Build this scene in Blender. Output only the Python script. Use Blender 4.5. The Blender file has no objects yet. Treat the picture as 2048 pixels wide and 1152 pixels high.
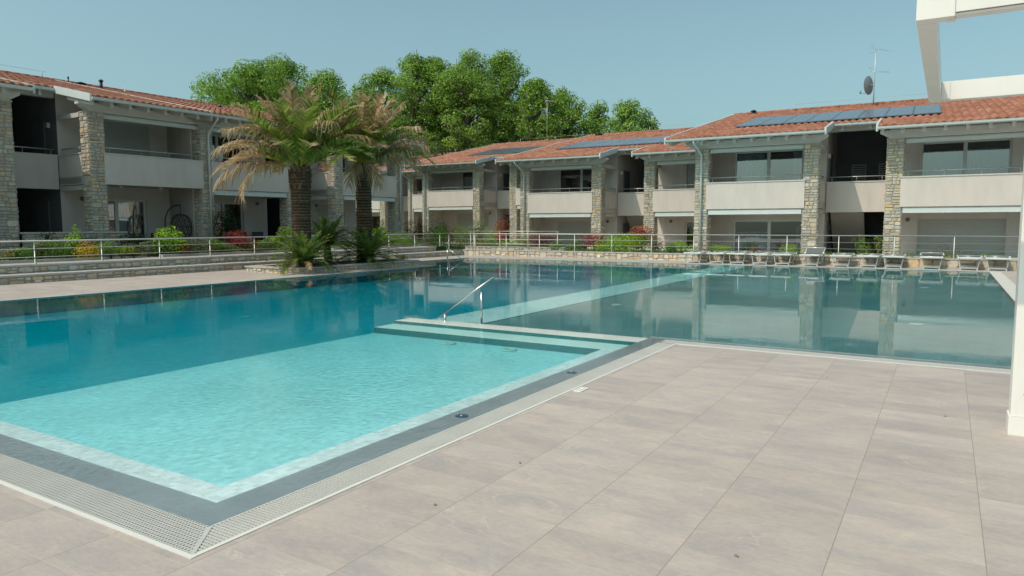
import bpy, math, random
from mathutils import Vector, Matrix, noise as mnoise
random.seed(7)
R = random.Random(11)
sc = bpy.context.scene
col = sc.collection
rad = math.radians

# ---------------------------------------------------------------- camera model and site axes
F, TH, RO, CH = 1415.0, 0.0888, -0.0023, 1.5          # focal length in pixels of a 2048 wide frame, pitch, roll, eye height
AP, AB, AR = 31.55, 33.0, -60.0                       # azimuths: pool, west row of houses, north row of houses
_rt, _up, _fw = Vector((1, 0, 0)), Vector((0, math.sin(TH), math.cos(TH))), Vector((0, math.cos(TH), -math.sin(TH)))
_cx = _rt * math.cos(RO) + _up * math.sin(RO)
_cy = _up * math.cos(RO) - _rt * math.sin(RO)
CAM = Vector((0, 0, CH))

def ray(px, py):
    return _fw + _cx * ((px - 1024) / F) - _cy * ((py - 576) / F)

def axes(az):
    a = rad(az)
    return Vector((math.sin(a), math.cos(a), 0)), Vector((math.cos(a), -math.sin(a), 0))

def unfr(az, p, q, z=0.0):
    dp, dq = axes(az)
    return dp * p + dq * q + Vector((0, 0, z))

def on_q(az, q, px, py):          # where a sight line meets the vertical plane q
    d = ray(px, py); _, n = axes(az)
    return CAM + d * (q / d.dot(n))

def on_p(az, p, px, py):
    d = ray(px, py); n, _ = axes(az)
    return CAM + d * (p / d.dot(n))

def at_z(px, py, z):
    d = ray(px, py)
    return CAM + d * ((z - CH) / d.z)

ROT_P = -rad(AP)                  # site grid: local x = q, local y = p

# ---------------------------------------------------------------- mesh builder
class MB:
    def __init__(s):
        s.v = []; s.f = []; s.m = []; s.c = []; s.usecol = False; s.sm = []
    def face(s, pts, m=0, c=None, smooth=False):
        n = len(s.v); s.v.extend([tuple(p) for p in pts]); s.f.append(tuple(range(n, n + len(pts)))); s.m.append(m)
        s.c.append(c or (1, 1, 1)); s.sm.append(smooth)
        if c: s.usecol = True
    def idx(s, f, m=0, c=None, smooth=False):
        s.f.append(tuple(f)); s.m.append(m); s.c.append(c or (1, 1, 1)); s.sm.append(smooth)
        if c: s.usecol = True
    def box(s, x0, x1, y0, y1, z0, z1, m=0, c=None):
        n = len(s.v)
        s.v.extend([(x0, y0, z0), (x1, y0, z0), (x1, y1, z0), (x0, y1, z0), (x0, y0, z1), (x1, y0, z1), (x1, y1, z1), (x0, y1, z1)])
        for f in ((0, 3, 2, 1), (4, 5, 6, 7), (0, 1, 5, 4), (1, 2, 6, 5), (2, 3, 7, 6), (3, 0, 4, 7)):
            s.idx([n + i for i in f], m, c)
    def obox(s, M, x0, x1, y0, y1, z0, z1, m=0, c=None):
        n = len(s.v)
        for p in [(x0, y0, z0), (x1, y0, z0), (x1, y1, z0), (x0, y1, z0), (x0, y0, z1), (x1, y0, z1), (x1, y1, z1), (x0, y1, z1)]:
            s.v.append(tuple(M @ Vector(p)))
        for f in ((0, 3, 2, 1), (4, 5, 6, 7), (0, 1, 5, 4), (1, 2, 6, 5), (2, 3, 7, 6), (3, 0, 4, 7)):
            s.idx([n + i for i in f], m, c)
    def prism(s, pts, x0, x1, m=0, c=None):      # profile in (y,z) swept along x
        n = len(s.v); k = len(pts)
        s.v.extend([(x0, y, z) for y, z in pts]); s.v.extend([(x1, y, z) for y, z in pts])
        s.idx(list(range(n, n + k)), m, c); s.idx(list(range(n + 2 * k - 1, n + k - 1, -1)), m, c)
        for i in range(k):
            j = (i + 1) % k
            s.idx((n + j, n + i, n + k + i, n + k + j), m, c)
    def tube(s, pts, r, n=8, m=0, c=None, caps=True, smooth=True):
        pts = [Vector(p) for p in pts]; k = len(pts)
        rr = r if isinstance(r, (list, tuple)) else [r] * k
        base = len(s.v); prev = None
        for i, p in enumerate(pts):
            t = (pts[min(i + 1, k - 1)] - pts[max(i - 1, 0)]).normalized()
            if prev is None:
                a = Vector((0, 0, 1)) if abs(t.z) < .95 else Vector((1, 0, 0))
                u = t.cross(a).normalized()
            else:
                u = (prev - t * prev.dot(t)).normalized()
            prev = u; w = t.cross(u)
            for j in range(n):
                an = 2 * math.pi * j / n
                s.v.append(tuple(p + (u * math.cos(an) + w * math.sin(an)) * rr[i]))
        for i in range(k - 1):
            for j in range(n):
                j2 = (j + 1) % n
                s.idx((base + i * n + j, base + i * n + j2, base + (i + 1) * n + j2, base + (i + 1) * n + j), m, c, smooth)
        if caps:
            s.idx([base + j for j in range(n - 1, -1, -1)], m, c)
            s.idx([base + (k - 1) * n + j for j in range(n)], m, c)
    def lathe(s, cx, cy, prof, n=16, m=0, c=None, smooth=True):
        base = len(s.v); k = len(prof)
        for r, z in prof:
            for j in range(n):
                a = 2 * math.pi * j / n
                s.v.append((cx + r * math.cos(a), cy + r * math.sin(a), z))
        for i in range(k - 1):
            for j in range(n):
                j2 = (j + 1) % n
                s.idx((base + i * n + j, base + i * n + j2, base + (i + 1) * n + j2, base + (i + 1) * n + j), m, c, smooth)
        s.idx([base + j for j in range(n - 1, -1, -1)], m, c); s.idx([base + (k - 1) * n + j for j in range(n)], m, c)
    def mesh(s, name, mats):
        me = bpy.data.meshes.new(name); me.from_pydata(s.v, [], s.f)
        for mt in (mats if isinstance(mats, (list, tuple)) else [mats]): me.materials.append(mt)
        if len(me.materials) > 1: me.polygons.foreach_set('material_index', s.m)
        if any(s.sm): me.polygons.foreach_set('use_smooth', s.sm)
        if s.usecol:
            a = me.color_attributes.new('col', 'FLOAT_COLOR', 'CORNER'); d = []
            for f, c in zip(s.f, s.c):
                d.extend((c[0], c[1], c[2], 1.0) * len(f))
            a.data.foreach_set('color', d)
        me.update(); return me
    def build(s, name, mats, parent=None, loc=None, rz=None):
        return link(name, s.mesh(name, mats), parent, loc, rz)

def link(name, data, parent=None, loc=None, rz=None):
    o = bpy.data.objects.new(name, data); col.objects.link(o)
    if parent is not None: o.parent = parent
    if loc is not None: o.location = loc
    if rz is not None: o.rotation_euler[2] = rz
    return o

def tag(o, label, cat, group=None):
    o['label'] = label; o['category'] = cat
    if group: o['group'] = group
    return o

def struct(o, kind='structure'):
    o['kind'] = kind; return o

def thing(name, label, cat, loc=(0, 0, 0), rz=0.0, group=None):
    return tag(link(name, None, None, loc, rz), label, cat, group)

def copy_tree(o, parent=None):
    c = o.copy(); col.objects.link(c); c.parent = parent
    for ch in list(o.children): copy_tree(ch, c)
    return c

# ---------------------------------------------------------------- materials
class NT:
    def __init__(s, name):
        s.mat = bpy.data.materials.new(name); s.mat.use_nodes = True; s.t = s.mat.node_tree; s.t.nodes.clear()
        s.out = s.n('ShaderNodeOutputMaterial')
    def n(s, typ, **kw):
        nd = s.t.nodes.new(typ)
        for k, v in kw.items():
            if k.startswith('i_'):
                key = k[2:]; nd.inputs[int(key) if key.isdigit() else key.replace('_', ' ')].default_value = v
            else: setattr(nd, k, v)
        return nd
    def l(s, a, ao, b, bi): s.t.links.new(a.outputs[ao], b.inputs[bi])

def mat(name, c, rough=.6, metal=0.0, spec=.5, var=None, bump=None, attr=False, varscale2=None, coord='Object', transl=0.0, stretch=None):
    """var=(scale, amount): brightness mottling; bump=(scale, strength); attr: multiply by the mesh's own colour"""
    T = NT(name); b = T.n('ShaderNodeBsdfPrincipled', i_Roughness=rough, i_Metallic=metal)
    b.inputs['Specular IOR Level'].default_value = spec
    tc = T.n('ShaderNodeTexCoord'); src, so = tc, coord
    if stretch:
        mp = T.n('ShaderNodeMapping'); mp.inputs['Scale'].default_value = stretch; T.l(tc, coord, mp, 'Vector'); src, so = mp, 'Vector'
    rgb = T.n('ShaderNodeRGB'); rgb.outputs[0].default_value = (*c, 1); cur, co = rgb, 0
    if attr:
        at = T.n('ShaderNodeAttribute', attribute_name='col')
        mx = T.n('ShaderNodeMix', data_type='RGBA', blend_type='MULTIPLY', i_0=1.0)
        T.l(cur, co, mx, 6); T.l(at, 'Color', mx, 7); cur, co = mx, 2
    if var:
        nz = T.n('ShaderNodeTexNoise', i_Scale=var[0], i_Detail=6.0, i_Roughness=.62); T.l(src, so, nz, 'Vector')
        mr = T.n('ShaderNodeMapRange'); mr.inputs[1].default_value = .25; mr.inputs[2].default_value = .75
        mr.inputs[3].default_value = 1 - var[1]; mr.inputs[4].default_value = 1 + var[1]
        T.l(nz, 'Fac', mr, 0)
        mx = T.n('ShaderNodeMix', data_type='RGBA', blend_type='MULTIPLY', i_0=1.0)
        T.l(cur, co, mx, 6); T.l(mr, 0, mx, 7); cur, co = mx, 2
    T.l(cur, co, b, 'Base Color')
    if bump:
        nb = T.n('ShaderNodeTexNoise', i_Scale=bump[0], i_Detail=5.0); T.l(src, so, nb, 'Vector')
        bp = T.n('ShaderNodeBump', i_Strength=bump[1], i_Distance=.02); T.l(nb, 'Fac', bp, 'Height'); T.l(bp, 0, b, 'Normal')
    if transl:
        tr = T.n('ShaderNodeBsdfTranslucent'); T.l(cur, co, tr, 'Color')
        mx = T.n('ShaderNodeMixShader', i_0=transl); T.l(b, 0, mx, 1); T.l(tr, 0, mx, 2); T.l(mx, 0, T.out, 0)
    else:
        T.l(b, 0, T.out, 0)
    return T.mat

M = {}
M['plaster'] = mat('wall_plaster', (.625, .55, .50), .9, var=(1.5, .085), bump=(60, .12), stretch=(1.4, 1.4, .35))
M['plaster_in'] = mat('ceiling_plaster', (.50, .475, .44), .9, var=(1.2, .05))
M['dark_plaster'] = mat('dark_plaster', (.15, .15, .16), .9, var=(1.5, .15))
M['cap'] = mat('cap_stone', (.58, .545, .50), .6, var=(4, .08))
M['white_metal'] = mat('pale_painted_metal', (.60, .63, .61), .42, var=(2.5, .05))
M['wood_white'] = mat('white_painted_wood', (.66, .63, .59), .7, var=(6, .06))
M['steel'] = mat('brushed_steel', (.47, .455, .43), .42, metal=.55, var=(12, .06))
M['chrome'] = mat('polished_steel', (.46, .47, .48), .27, metal=1.0)
M['stone'] = mat('rubble_stone', (1, 1, 1), .88, attr=True, var=(9, .22), bump=(28, .55), spec=.25)
M['mortar'] = mat('mortar', (.33, .305, .27), .95, var=(10, .2), bump=(40, .3))
M['coping'] = mat('coping_stone', (.42, .395, .365), .7, var=(5, .16), bump=(30, .2))
M['frame'] = mat('window_frame', (.68, .69, .66), .45)
M['dark_frame'] = mat('dark_window_frame', (.05, .055, .06), .5)
M['shutter'] = mat('roller_shutter', (.47, .475, .45), .55, var=(2, .05))
M['curtain'] = mat('curtain', (.52, .62, .70), .9, var=(1.5, .1), stretch=(6, 6, 1))
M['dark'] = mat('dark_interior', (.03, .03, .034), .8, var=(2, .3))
M['door'] = mat('painted_door', (.14, .145, .15), .6, var=(3, .1))
M['lamp'] = mat('lamp_glass', (.62, .62, .60), .4)
M['black'] = mat('black_paint', (.018, .018, .02), .45)
M['white'] = mat('white_aluminium', (.82, .77, .72), .38, var=(3.0, .05), stretch=(1, 1, .5))
M['roof_plain'] = mat('roof_underside', (.55, .53, .50), .8)

def glass_mat():
    T = NT('window_glass'); tr = T.n('ShaderNodeBsdfTransparent'); tr.inputs[0].default_value = (.60, .68, .70, 1)
    g = T.n('ShaderNodeBsdfGlossy', i_Roughness=.015); g.inputs[0].default_value = (.95, .97, 1, 1)
    fr = T.n('ShaderNodeFresnel', i_IOR=2.1); mr = T.n('ShaderNodeMath', operation='MULTIPLY_ADD'); mr.inputs[1].default_value = 1.0; mr.inputs[2].default_value = .12
    tc = T.n('ShaderNodeTexCoord'); nz = T.n('ShaderNodeTexNoise', i_Scale=.9, i_Detail=1.0); T.l(tc, 'Object', nz, 'Vector')
    bp = T.n('ShaderNodeBump', i_Strength=.05, i_Distance=.05); T.l(nz, 'Fac', bp, 'Height'); T.l(bp, 0, g, 'Normal')
    T.l(fr, 0, mr, 0); mx = T.n('ShaderNodeMixShader'); T.l(mr, 0, mx, 0); T.l(tr, 0, mx, 1); T.l(g, 0, mx, 2); T.l(mx, 0, T.out, 0)
    return T.mat
M['glass'] = glass_mat()

def roof_mat():
    T = NT('clay_roof_tiles'); b = T.n('ShaderNodeBsdfPrincipled', i_Roughness=.85)
    b.inputs['Specular IOR Level'].default_value = .25
    tc = T.n('ShaderNodeTexCoord')
    mp = T.n('ShaderNodeMapping'); mp.inputs['Scale'].default_value = (1 / .26, 1 / .37, 0); T.l(tc, 'Object', mp, 'Vector')
    fl = T.n('ShaderNodeVectorMath', operation='FLOOR'); T.l(mp, 0, fl, 0)
    wn = T.n('ShaderNodeTexWhiteNoise', noise_dimensions='2D'); T.l(fl, 0, wn, 'Vector')
    cr = T.n('ShaderNodeValToRGB'); e = cr.color_ramp.elements
    e[0].position = 0; e[0].color = (.285, .115, .075, 1); e[1].position = 1; e[1].color = (.43, .205, .142, 1)
    m1 = cr.color_ramp.elements.new(.5); m1.color = (.36, .15, .097, 1)
    T.l(wn, 'Value', cr, 0)
    nz = T.n('ShaderNodeTexNoise', i_Scale=1.1, i_Detail=8.0, i_Roughness=.7); T.l(tc, 'Object', nz, 'Vector')
    mr = T.n('ShaderNodeMapRange'); mr.inputs[1].default_value = .3; mr.inputs[2].default_value = .7; mr.inputs[3].default_value = .72; mr.inputs[4].default_value = 1.15
    T.l(nz, 'Fac', mr, 0)
    mx = T.n('ShaderNodeMix', data_type='RGBA', blend_type='MULTIPLY', i_0=1.0); T.l(cr, 0, mx, 6); T.l(mr, 0, mx, 7)
    # grey lichen patches
    n2 = T.n('ShaderNodeTexNoise', i_Scale=7.0, i_Detail=6.0, i_Roughness=.75); T.l(tc, 'Object', n2, 'Vector')
    m2 = T.n('ShaderNodeMapRange'); m2.inputs[1].default_value = .56; m2.inputs[2].default_value = .72; m2.inputs[3].default_value = 0; m2.inputs[4].default_value = .55
    T.l(n2, 'Fac', m2, 0)
    mx2 = T.n('ShaderNodeMix', data_type='RGBA'); mx2.inputs[7].default_value = (.30, .22, .18, 1); T.l(m2, 0, mx2, 0); T.l(mx, 2, mx2, 6)
    T.l(mx2, 2, b, 'Base Color'); T.l(b, 0, T.out, 0)
    return T.mat
M['roof'] = roof_mat()

def solar_mat():
    T = NT('solar_cells'); b = T.n('ShaderNodeBsdfPrincipled', i_Roughness=.22)
    b.inputs['Specular IOR Level'].default_value = .55
    tc = T.n('ShaderNodeTexCoord'); bt = T.n('ShaderNodeTexBrick', i_Scale=1.0, offset=0.0)
    bt.inputs['Color1'].default_value = (.085, .11, .145, 1); bt.inputs['Color2'].default_value = (.10, .125, .16, 1); bt.inputs['Mortar'].default_value = (.20, .23, .27, 1)
    bt.inputs['Mortar Size'].default_value = .006; bt.inputs['Brick Width'].default_value = .16; bt.inputs['Row Height'].default_value = .16
    T.l(tc, 'Object', bt, 'Vector'); T.l(bt, 'Color', b, 'Base Color'); T.l(b, 0, T.out, 0)
    return T.mat
M['solar'] = solar_mat()
M['solar_frame'] = mat('panel_frame', (.10, .115, .135), .4)

def tile_mat(name, w, h, ox, oy, c1, c2, grout, rough=.55, grout_w=.0019, streak=True):
    """porcelain slab paving: aligned grid, a tint of its own for each slab, stone veining along the slab"""
    T = NT(name); b = T.n('ShaderNodeBsdfPrincipled'); b.inputs['Specular IOR Level'].default_value = .35
    tc = T.n('ShaderNodeTexCoord')
    mp = T.n('ShaderNodeMapping'); mp.inputs['Location'].default_value = (-ox / w, -oy / h, 0); mp.inputs['Scale'].default_value = (1 / w, 1 / h, 0)
    T.l(tc, 'Object', mp, 'Vector')
    fl = T.n('ShaderNodeVectorMath', operation='FLOOR'); T.l(mp, 0, fl, 0)
    wn = T.n('ShaderNodeTexWhiteNoise', noise_dimensions='2D'); T.l(fl, 0, wn, 'Vector')
    # each slab samples its own piece of the stone pattern
    sh = T.n('ShaderNodeVectorMath', operation='SCALE'); sh.inputs['Scale'].default_value = 17.3; T.l(wn, 'Color', sh, 0)
    ad = T.n('ShaderNodeVectorMath', operation='ADD'); T.l(tc, 'Object', ad, 0); T.l(sh, 0, ad, 1)
    st = T.n('ShaderNodeMapping'); st.inputs['Scale'].default_value = (1.0, 2.0, 1.0) if streak else (1, 1, 1); st.inputs['Rotation'].default_value = (0, 0, rad(11)); T.l(ad, 0, st, 'Vector')
    n1 = T.n('ShaderNodeTexNoise', i_Scale=2.0, i_Detail=10.0, i_Roughness=.68, i_Distortion=.35); T.l(st, 0, n1, 'Vector')
    cr = T.n('ShaderNodeValToRGB'); e = cr.color_ramp.elements; e[0].position = .28; e[0].color = (*c1, 1); e[1].position = .72; e[1].color = (*c2, 1)
    T.l(n1, 'Fac', cr, 0)
    # thin pale veins
    n2 = T.n('ShaderNodeTexNoise', i_Scale=1.3, i_Detail=4.0, i_Distortion=1.2); T.l(st, 0, n2, 'Vector')
    sb = T.n('ShaderNodeMath', operation='SUBTRACT'); sb.inputs[1].default_value = .5; T.l(n2, 'Fac', sb, 0)
    ab = T.n('ShaderNodeMath', operation='ABSOLUTE'); T.l(sb, 0, ab, 0)
    mv = T.n('ShaderNodeMapRange'); mv.inputs[1].default_value = 0; mv.inputs[2].default_value = .012; mv.inputs[3].default_value = .34; mv.inputs[4].default_value = 0; T.l(ab, 0, mv, 0)
    n3 = T.n('ShaderNodeTexNoise', i_Scale=3.0, i_Detail=2.0); T.l(ad, 0, n3, 'Vector')
    gt = T.n('ShaderNodeMapRange'); gt.inputs[1].default_value = .5; gt.inputs[2].default_value = .62; T.l(n3, 'Fac', gt, 0)
    vm = T.n('ShaderNodeMath', operation='MULTIPLY'); T.l(mv, 0, vm, 0); T.l(gt, 0, vm, 1)
    mx = T.n('ShaderNodeMix', data_type='RGBA'); mx.inputs[7].default_value = (min(1, c2[0] * 1.28), min(1, c2[1] * 1.24), min(1, c2[2] * 1.18), 1); T.l(vm, 0, mx, 0); T.l(cr, 0, mx, 6)
    # slab tint
    mr = T.n('ShaderNodeMapRange'); mr.inputs[3].default_value = .925; mr.inputs[4].default_value = 1.06; T.l(wn, 'Value', mr, 0)
    mt = T.n('ShaderNodeMix', data_type='RGBA', blend_type='MULTIPLY', i_0=1.0); T.l(mx, 2, mt, 6); T.l(mr, 0, mt, 7)
    # large faint stains
    n4 = T.n('ShaderNodeTexNoise', i_Scale=.55, i_Detail=5.0); T.l(tc, 'Object', n4, 'Vector')
    m4 = T.n('ShaderNodeMapRange'); m4.inputs[1].default_value = .3; m4.inputs[2].default_value = .7; m4.inputs[3].default_value = .95; m4.inputs[4].default_value = 1.05; T.l(n4, 'Fac', m4, 0)
    ms = T.n('ShaderNodeMix', data_type='RGBA', blend_type='MULTIPLY', i_0=1.0); T.l(mt, 2, ms, 6); T.l(m4, 0, ms, 7)
    # fine grain
    n6 = T.n('ShaderNodeTexNoise', i_Scale=24.0, i_Detail=6.0, i_Roughness=.75); T.l(st, 0, n6, 'Vector')
    m6 = T.n('ShaderNodeMapRange'); m6.inputs[1].default_value = .3; m6.inputs[2].default_value = .7; m6.inputs[3].default_value = .90; m6.inputs[4].default_value = 1.09; T.l(n6, 'Fac', m6, 0)
    mf = T.n('ShaderNodeMix', data_type='RGBA', blend_type='MULTIPLY', i_0=1.0); T.l(ms, 2, mf, 6); T.l(m6, 0, mf, 7); ms = mf
    # grout lines
    fr = T.n('ShaderNodeVectorMath', operation='FRACTION'); T.l(mp, 0, fr, 0)
    sp = T.n('ShaderNodeSeparateXYZ'); T.l(fr, 0, sp, 0)
    def edge(o, size):
        a = T.n('ShaderNodeMath', operation='PINGPONG'); a.inputs[1].default_value = .5; T.l(sp, o, a, 0)
        c = T.n('ShaderNodeMath', operation='LESS_THAN'); c.inputs[1].default_value = grout_w / size; T.l(a, 0, c, 0); return c
    gx, gy = edge(0, w), edge(1, h)
    mg = T.n('ShaderNodeMix', data_type='RGBA', i_0=0.0); mg.inputs[7].default_value = (*grout, 1); T.l(gx, 0, mg, 0); T.l(ms, 2, mg, 6)
    gs = T.n('ShaderNodeMath', operation='MULTIPLY'); gs.inputs[1].default_value = .55; T.l(gy, 0, gs, 0)
    mg2 = T.n('ShaderNodeMix', data_type='RGBA', i_0=0.0); mg2.inputs[7].default_value = (min(1, c2[0] * 1.1), c2[1] * 1.04, c2[2] * .95, 1); T.l(gs, 0, mg2, 0); T.l(mg, 2, mg2, 6)
    T.l(mg2, 2, b, 'Base Color')
    rr = T.n('ShaderNodeMapRange'); rr.inputs[3].default_value = rough - .08; rr.inputs[4].default_value = rough + .12; T.l(n1, 'Fac', rr, 0); T.l(rr, 0, b, 'Roughness')
    bp = T.n('ShaderNodeBump', i_Strength=.18, i_Distance=.004); T.l(n1, 'Fac', bp, 'Height'); T.l(bp, 0, b, 'Normal')
    T.l(b, 0, T.out, 0); return T.mat
M['deck'] = tile_mat('deck_paving', .604, .305, .21, 3.03, (.358, .31, .30), (.525, .424, .36), (.27, .205, .15))
M['band'] = tile_mat('slate_coping', .60, 30.0, .1, -3.0, (.215, .265, .29), (.295, .345, .37), (.28, .31, .32), rough=.3)

def mosaic_mat(name, c, amt, s=.055, relief=0):
    T = NT(name); b = T.n('ShaderNodeBsdfPrincipled', i_Roughness=.5)
    tc = T.n('ShaderNodeTexCoord'); mp = T.n('ShaderNodeMapping'); mp.inputs['Scale'].default_value = (1 / s, 1 / s, 1 / s); T.l(tc, 'Object', mp, 'Vector')
    fl = T.n('ShaderNodeVectorMath', operation='FLOOR'); T.l(mp, 0, fl, 0)
    wn = T.n('ShaderNodeTexWhiteNoise', noise_dimensions='3D'); T.l(fl, 0, wn, 'Vector')
    nz = T.n('ShaderNodeTexNoise', i_Scale=1.2, i_Detail=5.0); T.l(tc, 'Object', nz, 'Vector')
    a = T.n('ShaderNodeMapRange'); a.inputs[3].default_value = 1 - amt; a.inputs[4].default_value = 1 + amt; T.l(wn, 'Value', a, 0)
    b2 = T.n('ShaderNodeMapRange'); b2.inputs[1].default_value = .3; b2.inputs[2].default_value = .7; b2.inputs[3].default_value = .93; b2.inputs[4].default_value = 1.06; T.l(nz, 'Fac', b2, 0)
    ml = T.n('ShaderNodeMath', operation='MULTIPLY'); T.l(a, 0, ml, 0); T.l(b2, 0, ml, 1)
    rgb = T.n('ShaderNodeRGB'); rgb.outputs[0].default_value = (*c, 1)
    mx = T.n('ShaderNodeMix', data_type='RGBA', blend_type='MULTIPLY', i_0=1.0); T.l(rgb, 0, mx, 6); T.l(ml, 0, mx, 7)
    T.l(mx, 2, b, 'Base Color')
    if relief:
        n5 = T.n('ShaderNodeTexNoise', i_Scale=32.0, i_Detail=3.0, i_Distortion=.9); T.l(tc, 'Object', n5, 'Vector')
        bp = T.n('ShaderNodeBump', i_Strength=1.0, i_Distance=relief); T.l(n5, 'Fac', bp, 'Height'); T.l(bp, 0, b, 'Normal')
    T.l(b, 0, T.out, 0); return T.mat
M['pool_light'] = mosaic_mat('pale_pool_tile', (.78, .755, .765), .10, .05, .007)
M['pool_step'] = mosaic_mat('step_tile', (.84, .83, .80), .03, .3)
M['pool_riser'] = mosaic_mat('dark_riser_tile', (.01, .19, .215), .10)
M['pool_deep'] = mosaic_mat('deep_pool_tile', (.01, .44, .48), .10, .08)
M['pool_grey'] = mosaic_mat('grey_pool_tile', (.24, .29, .30), .08, .3)

def water_mat():
    T = NT('pool_water'); tr = T.n('ShaderNodeBsdfTransparent'); g = T.n('ShaderNodeBsdfGlossy', i_Roughness=.004)
    tc = T.n('ShaderNodeTexCoord')
    n1 = T.n('ShaderNodeTexNoise', i_Scale=19.0, i_Detail=3.5, i_Roughness=.6, i_Distortion=.5); T.l(tc, 'Object', n1, 'Vector')
    n2 = T.n('ShaderNodeTexNoise', i_Scale=1.1, i_Detail=2.0); T.l(tc, 'Object', n2, 'Vector')
    n3 = T.n('ShaderNodeTexNoise', i_Scale=.22, i_Detail=2.0); T.l(tc, 'Object', n3, 'Vector')
    pm = T.n('ShaderNodeMapRange'); pm.inputs[1].default_value = .42; pm.inputs[2].default_value = .66; pm.inputs[3].default_value = .015; pm.inputs[4].default_value = .24; T.l(n3, 'Fac', pm, 0)
    # the shallow basin by the steps is stirred by its jets
    sp = T.n('ShaderNodeVectorMath', operation='DISTANCE'); sp.inputs[1].default_value = (-4.9, 4.9, 0); T.l(tc, 'Object', sp, 0)
    jm = T.n('ShaderNodeMapRange'); jm.inputs[1].default_value = 1.0; jm.inputs[2].default_value = 3.8; jm.inputs[3].default_value = 4.5; jm.inputs[4].default_value = 0.0; T.l(sp, 'Value', jm, 0)
    am = T.n('ShaderNodeMath', operation='ADD'); T.l(pm, 0, am, 0); T.l(jm, 0, am, 1)
    h1 = T.n('ShaderNodeMath', operation='MULTIPLY'); T.l(n1, 'Fac', h1, 0); T.l(am, 0, h1, 1)
    h2 = T.n('ShaderNodeMath', operation='MULTIPLY_ADD'); h2.inputs[1].default_value = .55; T.l(n2, 'Fac', h2, 0); T.l(h1, 0, h2, 2)
    last = h2
    nw = T.n('ShaderNodeTexNoise', i_Scale=2.6, i_Detail=2.0); T.l(tc, 'Object', nw, 'Vector')
    for jq, jp, fr_q, am_ in ((-4.6, 5.3, 62.0, .5), (-3.7, 3.0, 70.0, .3), (-3.9, 7.2, 66.0, .36), (-6.3, 3.2, 75.0, .28)):
        dn = T.n('ShaderNodeVectorMath', operation='DISTANCE'); dn.inputs[1].default_value = (jq, jp, 0)
        wob = T.n('ShaderNodeVectorMath', operation='SCALE'); wob.inputs['Scale'].default_value = .42; T.l(nw, 'Color', wob, 0)
        wa = T.n('ShaderNodeVectorMath', operation='ADD'); T.l(tc, 'Object', wa, 0); T.l(wob, 0, wa, 1); T.l(wa, 0, dn, 0)
        ml_ = T.n('ShaderNodeMath', operation='MULTIPLY'); ml_.inputs[1].default_value = fr_q; T.l(dn, 'Value', ml_, 0)
        si = T.n('ShaderNodeMath', operation='SINE'); T.l(ml_, 0, si, 0)
        fo = T.n('ShaderNodeMapRange'); fo.inputs[1].default_value = .1; fo.inputs[2].default_value = 1.5; fo.inputs[3].default_value = am_; fo.inputs[4].default_value = 0.0; T.l(dn, 'Value', fo, 0)
        pr_ = T.n('ShaderNodeMath', operation='MULTIPLY_ADD'); T.l(si, 0, pr_, 0); T.l(fo, 0, pr_, 1); T.l(last, 0, pr_, 2); last = pr_
    bp = T.n('ShaderNodeBump', i_Strength=1.0, i_Distance=.0026); T.l(last, 0, bp, 'Height')
    fr = T.n('ShaderNodeFresnel', i_IOR=1.33); T.l(bp, 0, fr, 'Normal'); T.l(bp, 0, g, 'Normal')
    mx = T.n('ShaderNodeMixShader'); T.l(fr, 0, mx, 0); T.l(tr, 0, mx, 1); T.l(g, 0, mx, 2); T.l(mx, 0, T.out, 'Surface')
    va = T.n('ShaderNodeVolumeAbsorption', i_Density=1.35); va.inputs[0].default_value = (0.0, .90, .945, 1); T.l(va, 0, T.out, 'Volume')
    return T.mat
M['water'] = water_mat()

def grate_mat():
    T = NT('white_grate_plastic'); b = T.n('ShaderNodeBsdfPrincipled', i_Roughness=.5); b.inputs['Base Color'].default_value = (.56, .545, .50, 1); T.l(b, 0, T.out, 0); return T.mat
M['grate'] = mat('grate_plastic', (.49, .46, .425), .5, var=(3, .08))
M['trim'] = mat('white_trim', (.68, .64, .59), .5)
M['gutter_dark'] = mat('overflow_channel', (.12, .125, .12), .8)
M['soil'] = mat('planting_soil', (.055, .042, .032), .95, var=(6, .4), bump=(20, .8))
M['gravel'] = mat('garden_gravel', (.34, .30, .25), .95, var=(30, .3), bump=(60, .6))
M['grass'] = mat('garden_lawn', (.055, .09, .022), .95, var=(8, .4), bump=(40, .8))
M['leaf'] = mat('leaf', (1.6, 1.55, 1.45), .5, attr=True, transl=.38, spec=.35)
M['bark'] = mat('bark', (.15, .125, .095), .95, var=(7, .35), bump=(15, .8))
M['palm_bark'] = mat('palm_bark', (1, 1, 1), .95, attr=True, var=(14, .4), bump=(25, .9))
M['fabric'] = mat('lounger_mesh', (.125, .13, .135), .7, var=(40, .12))
M['alu'] = mat('lounger_aluminium', (.78, .77, .75), .32, metal=.35)
M['wicker'] = mat('dark_wicker', (.025, .024, .024), .7)
M['copper'] = mat('antenna_metal', (.55, .55, .54), .4, metal=.5)
M['dish'] = mat('dish_paint', (.22, .26, .28), .5)
M['blue'] = mat('dark_blue_plastic', (.03, .055, .12), .3)
M['rock'] = mat('boulder', (.36, .27, .19), .9, var=(6, .3), bump=(12, .8))
# ---------------------------------------------------------------- ground, deck and pool (site grid: x = q, y = p)
def sheet(name, rects, z, m, kind='structure'):
    b = MB()
    for q0, q1, p0, p1 in rects: b.face([(q0, p0, z), (q1, p0, z), (q1, p1, z), (q0, p1, z)])
    return struct(b.build(name, m, rz=ROT_P), kind)

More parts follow.
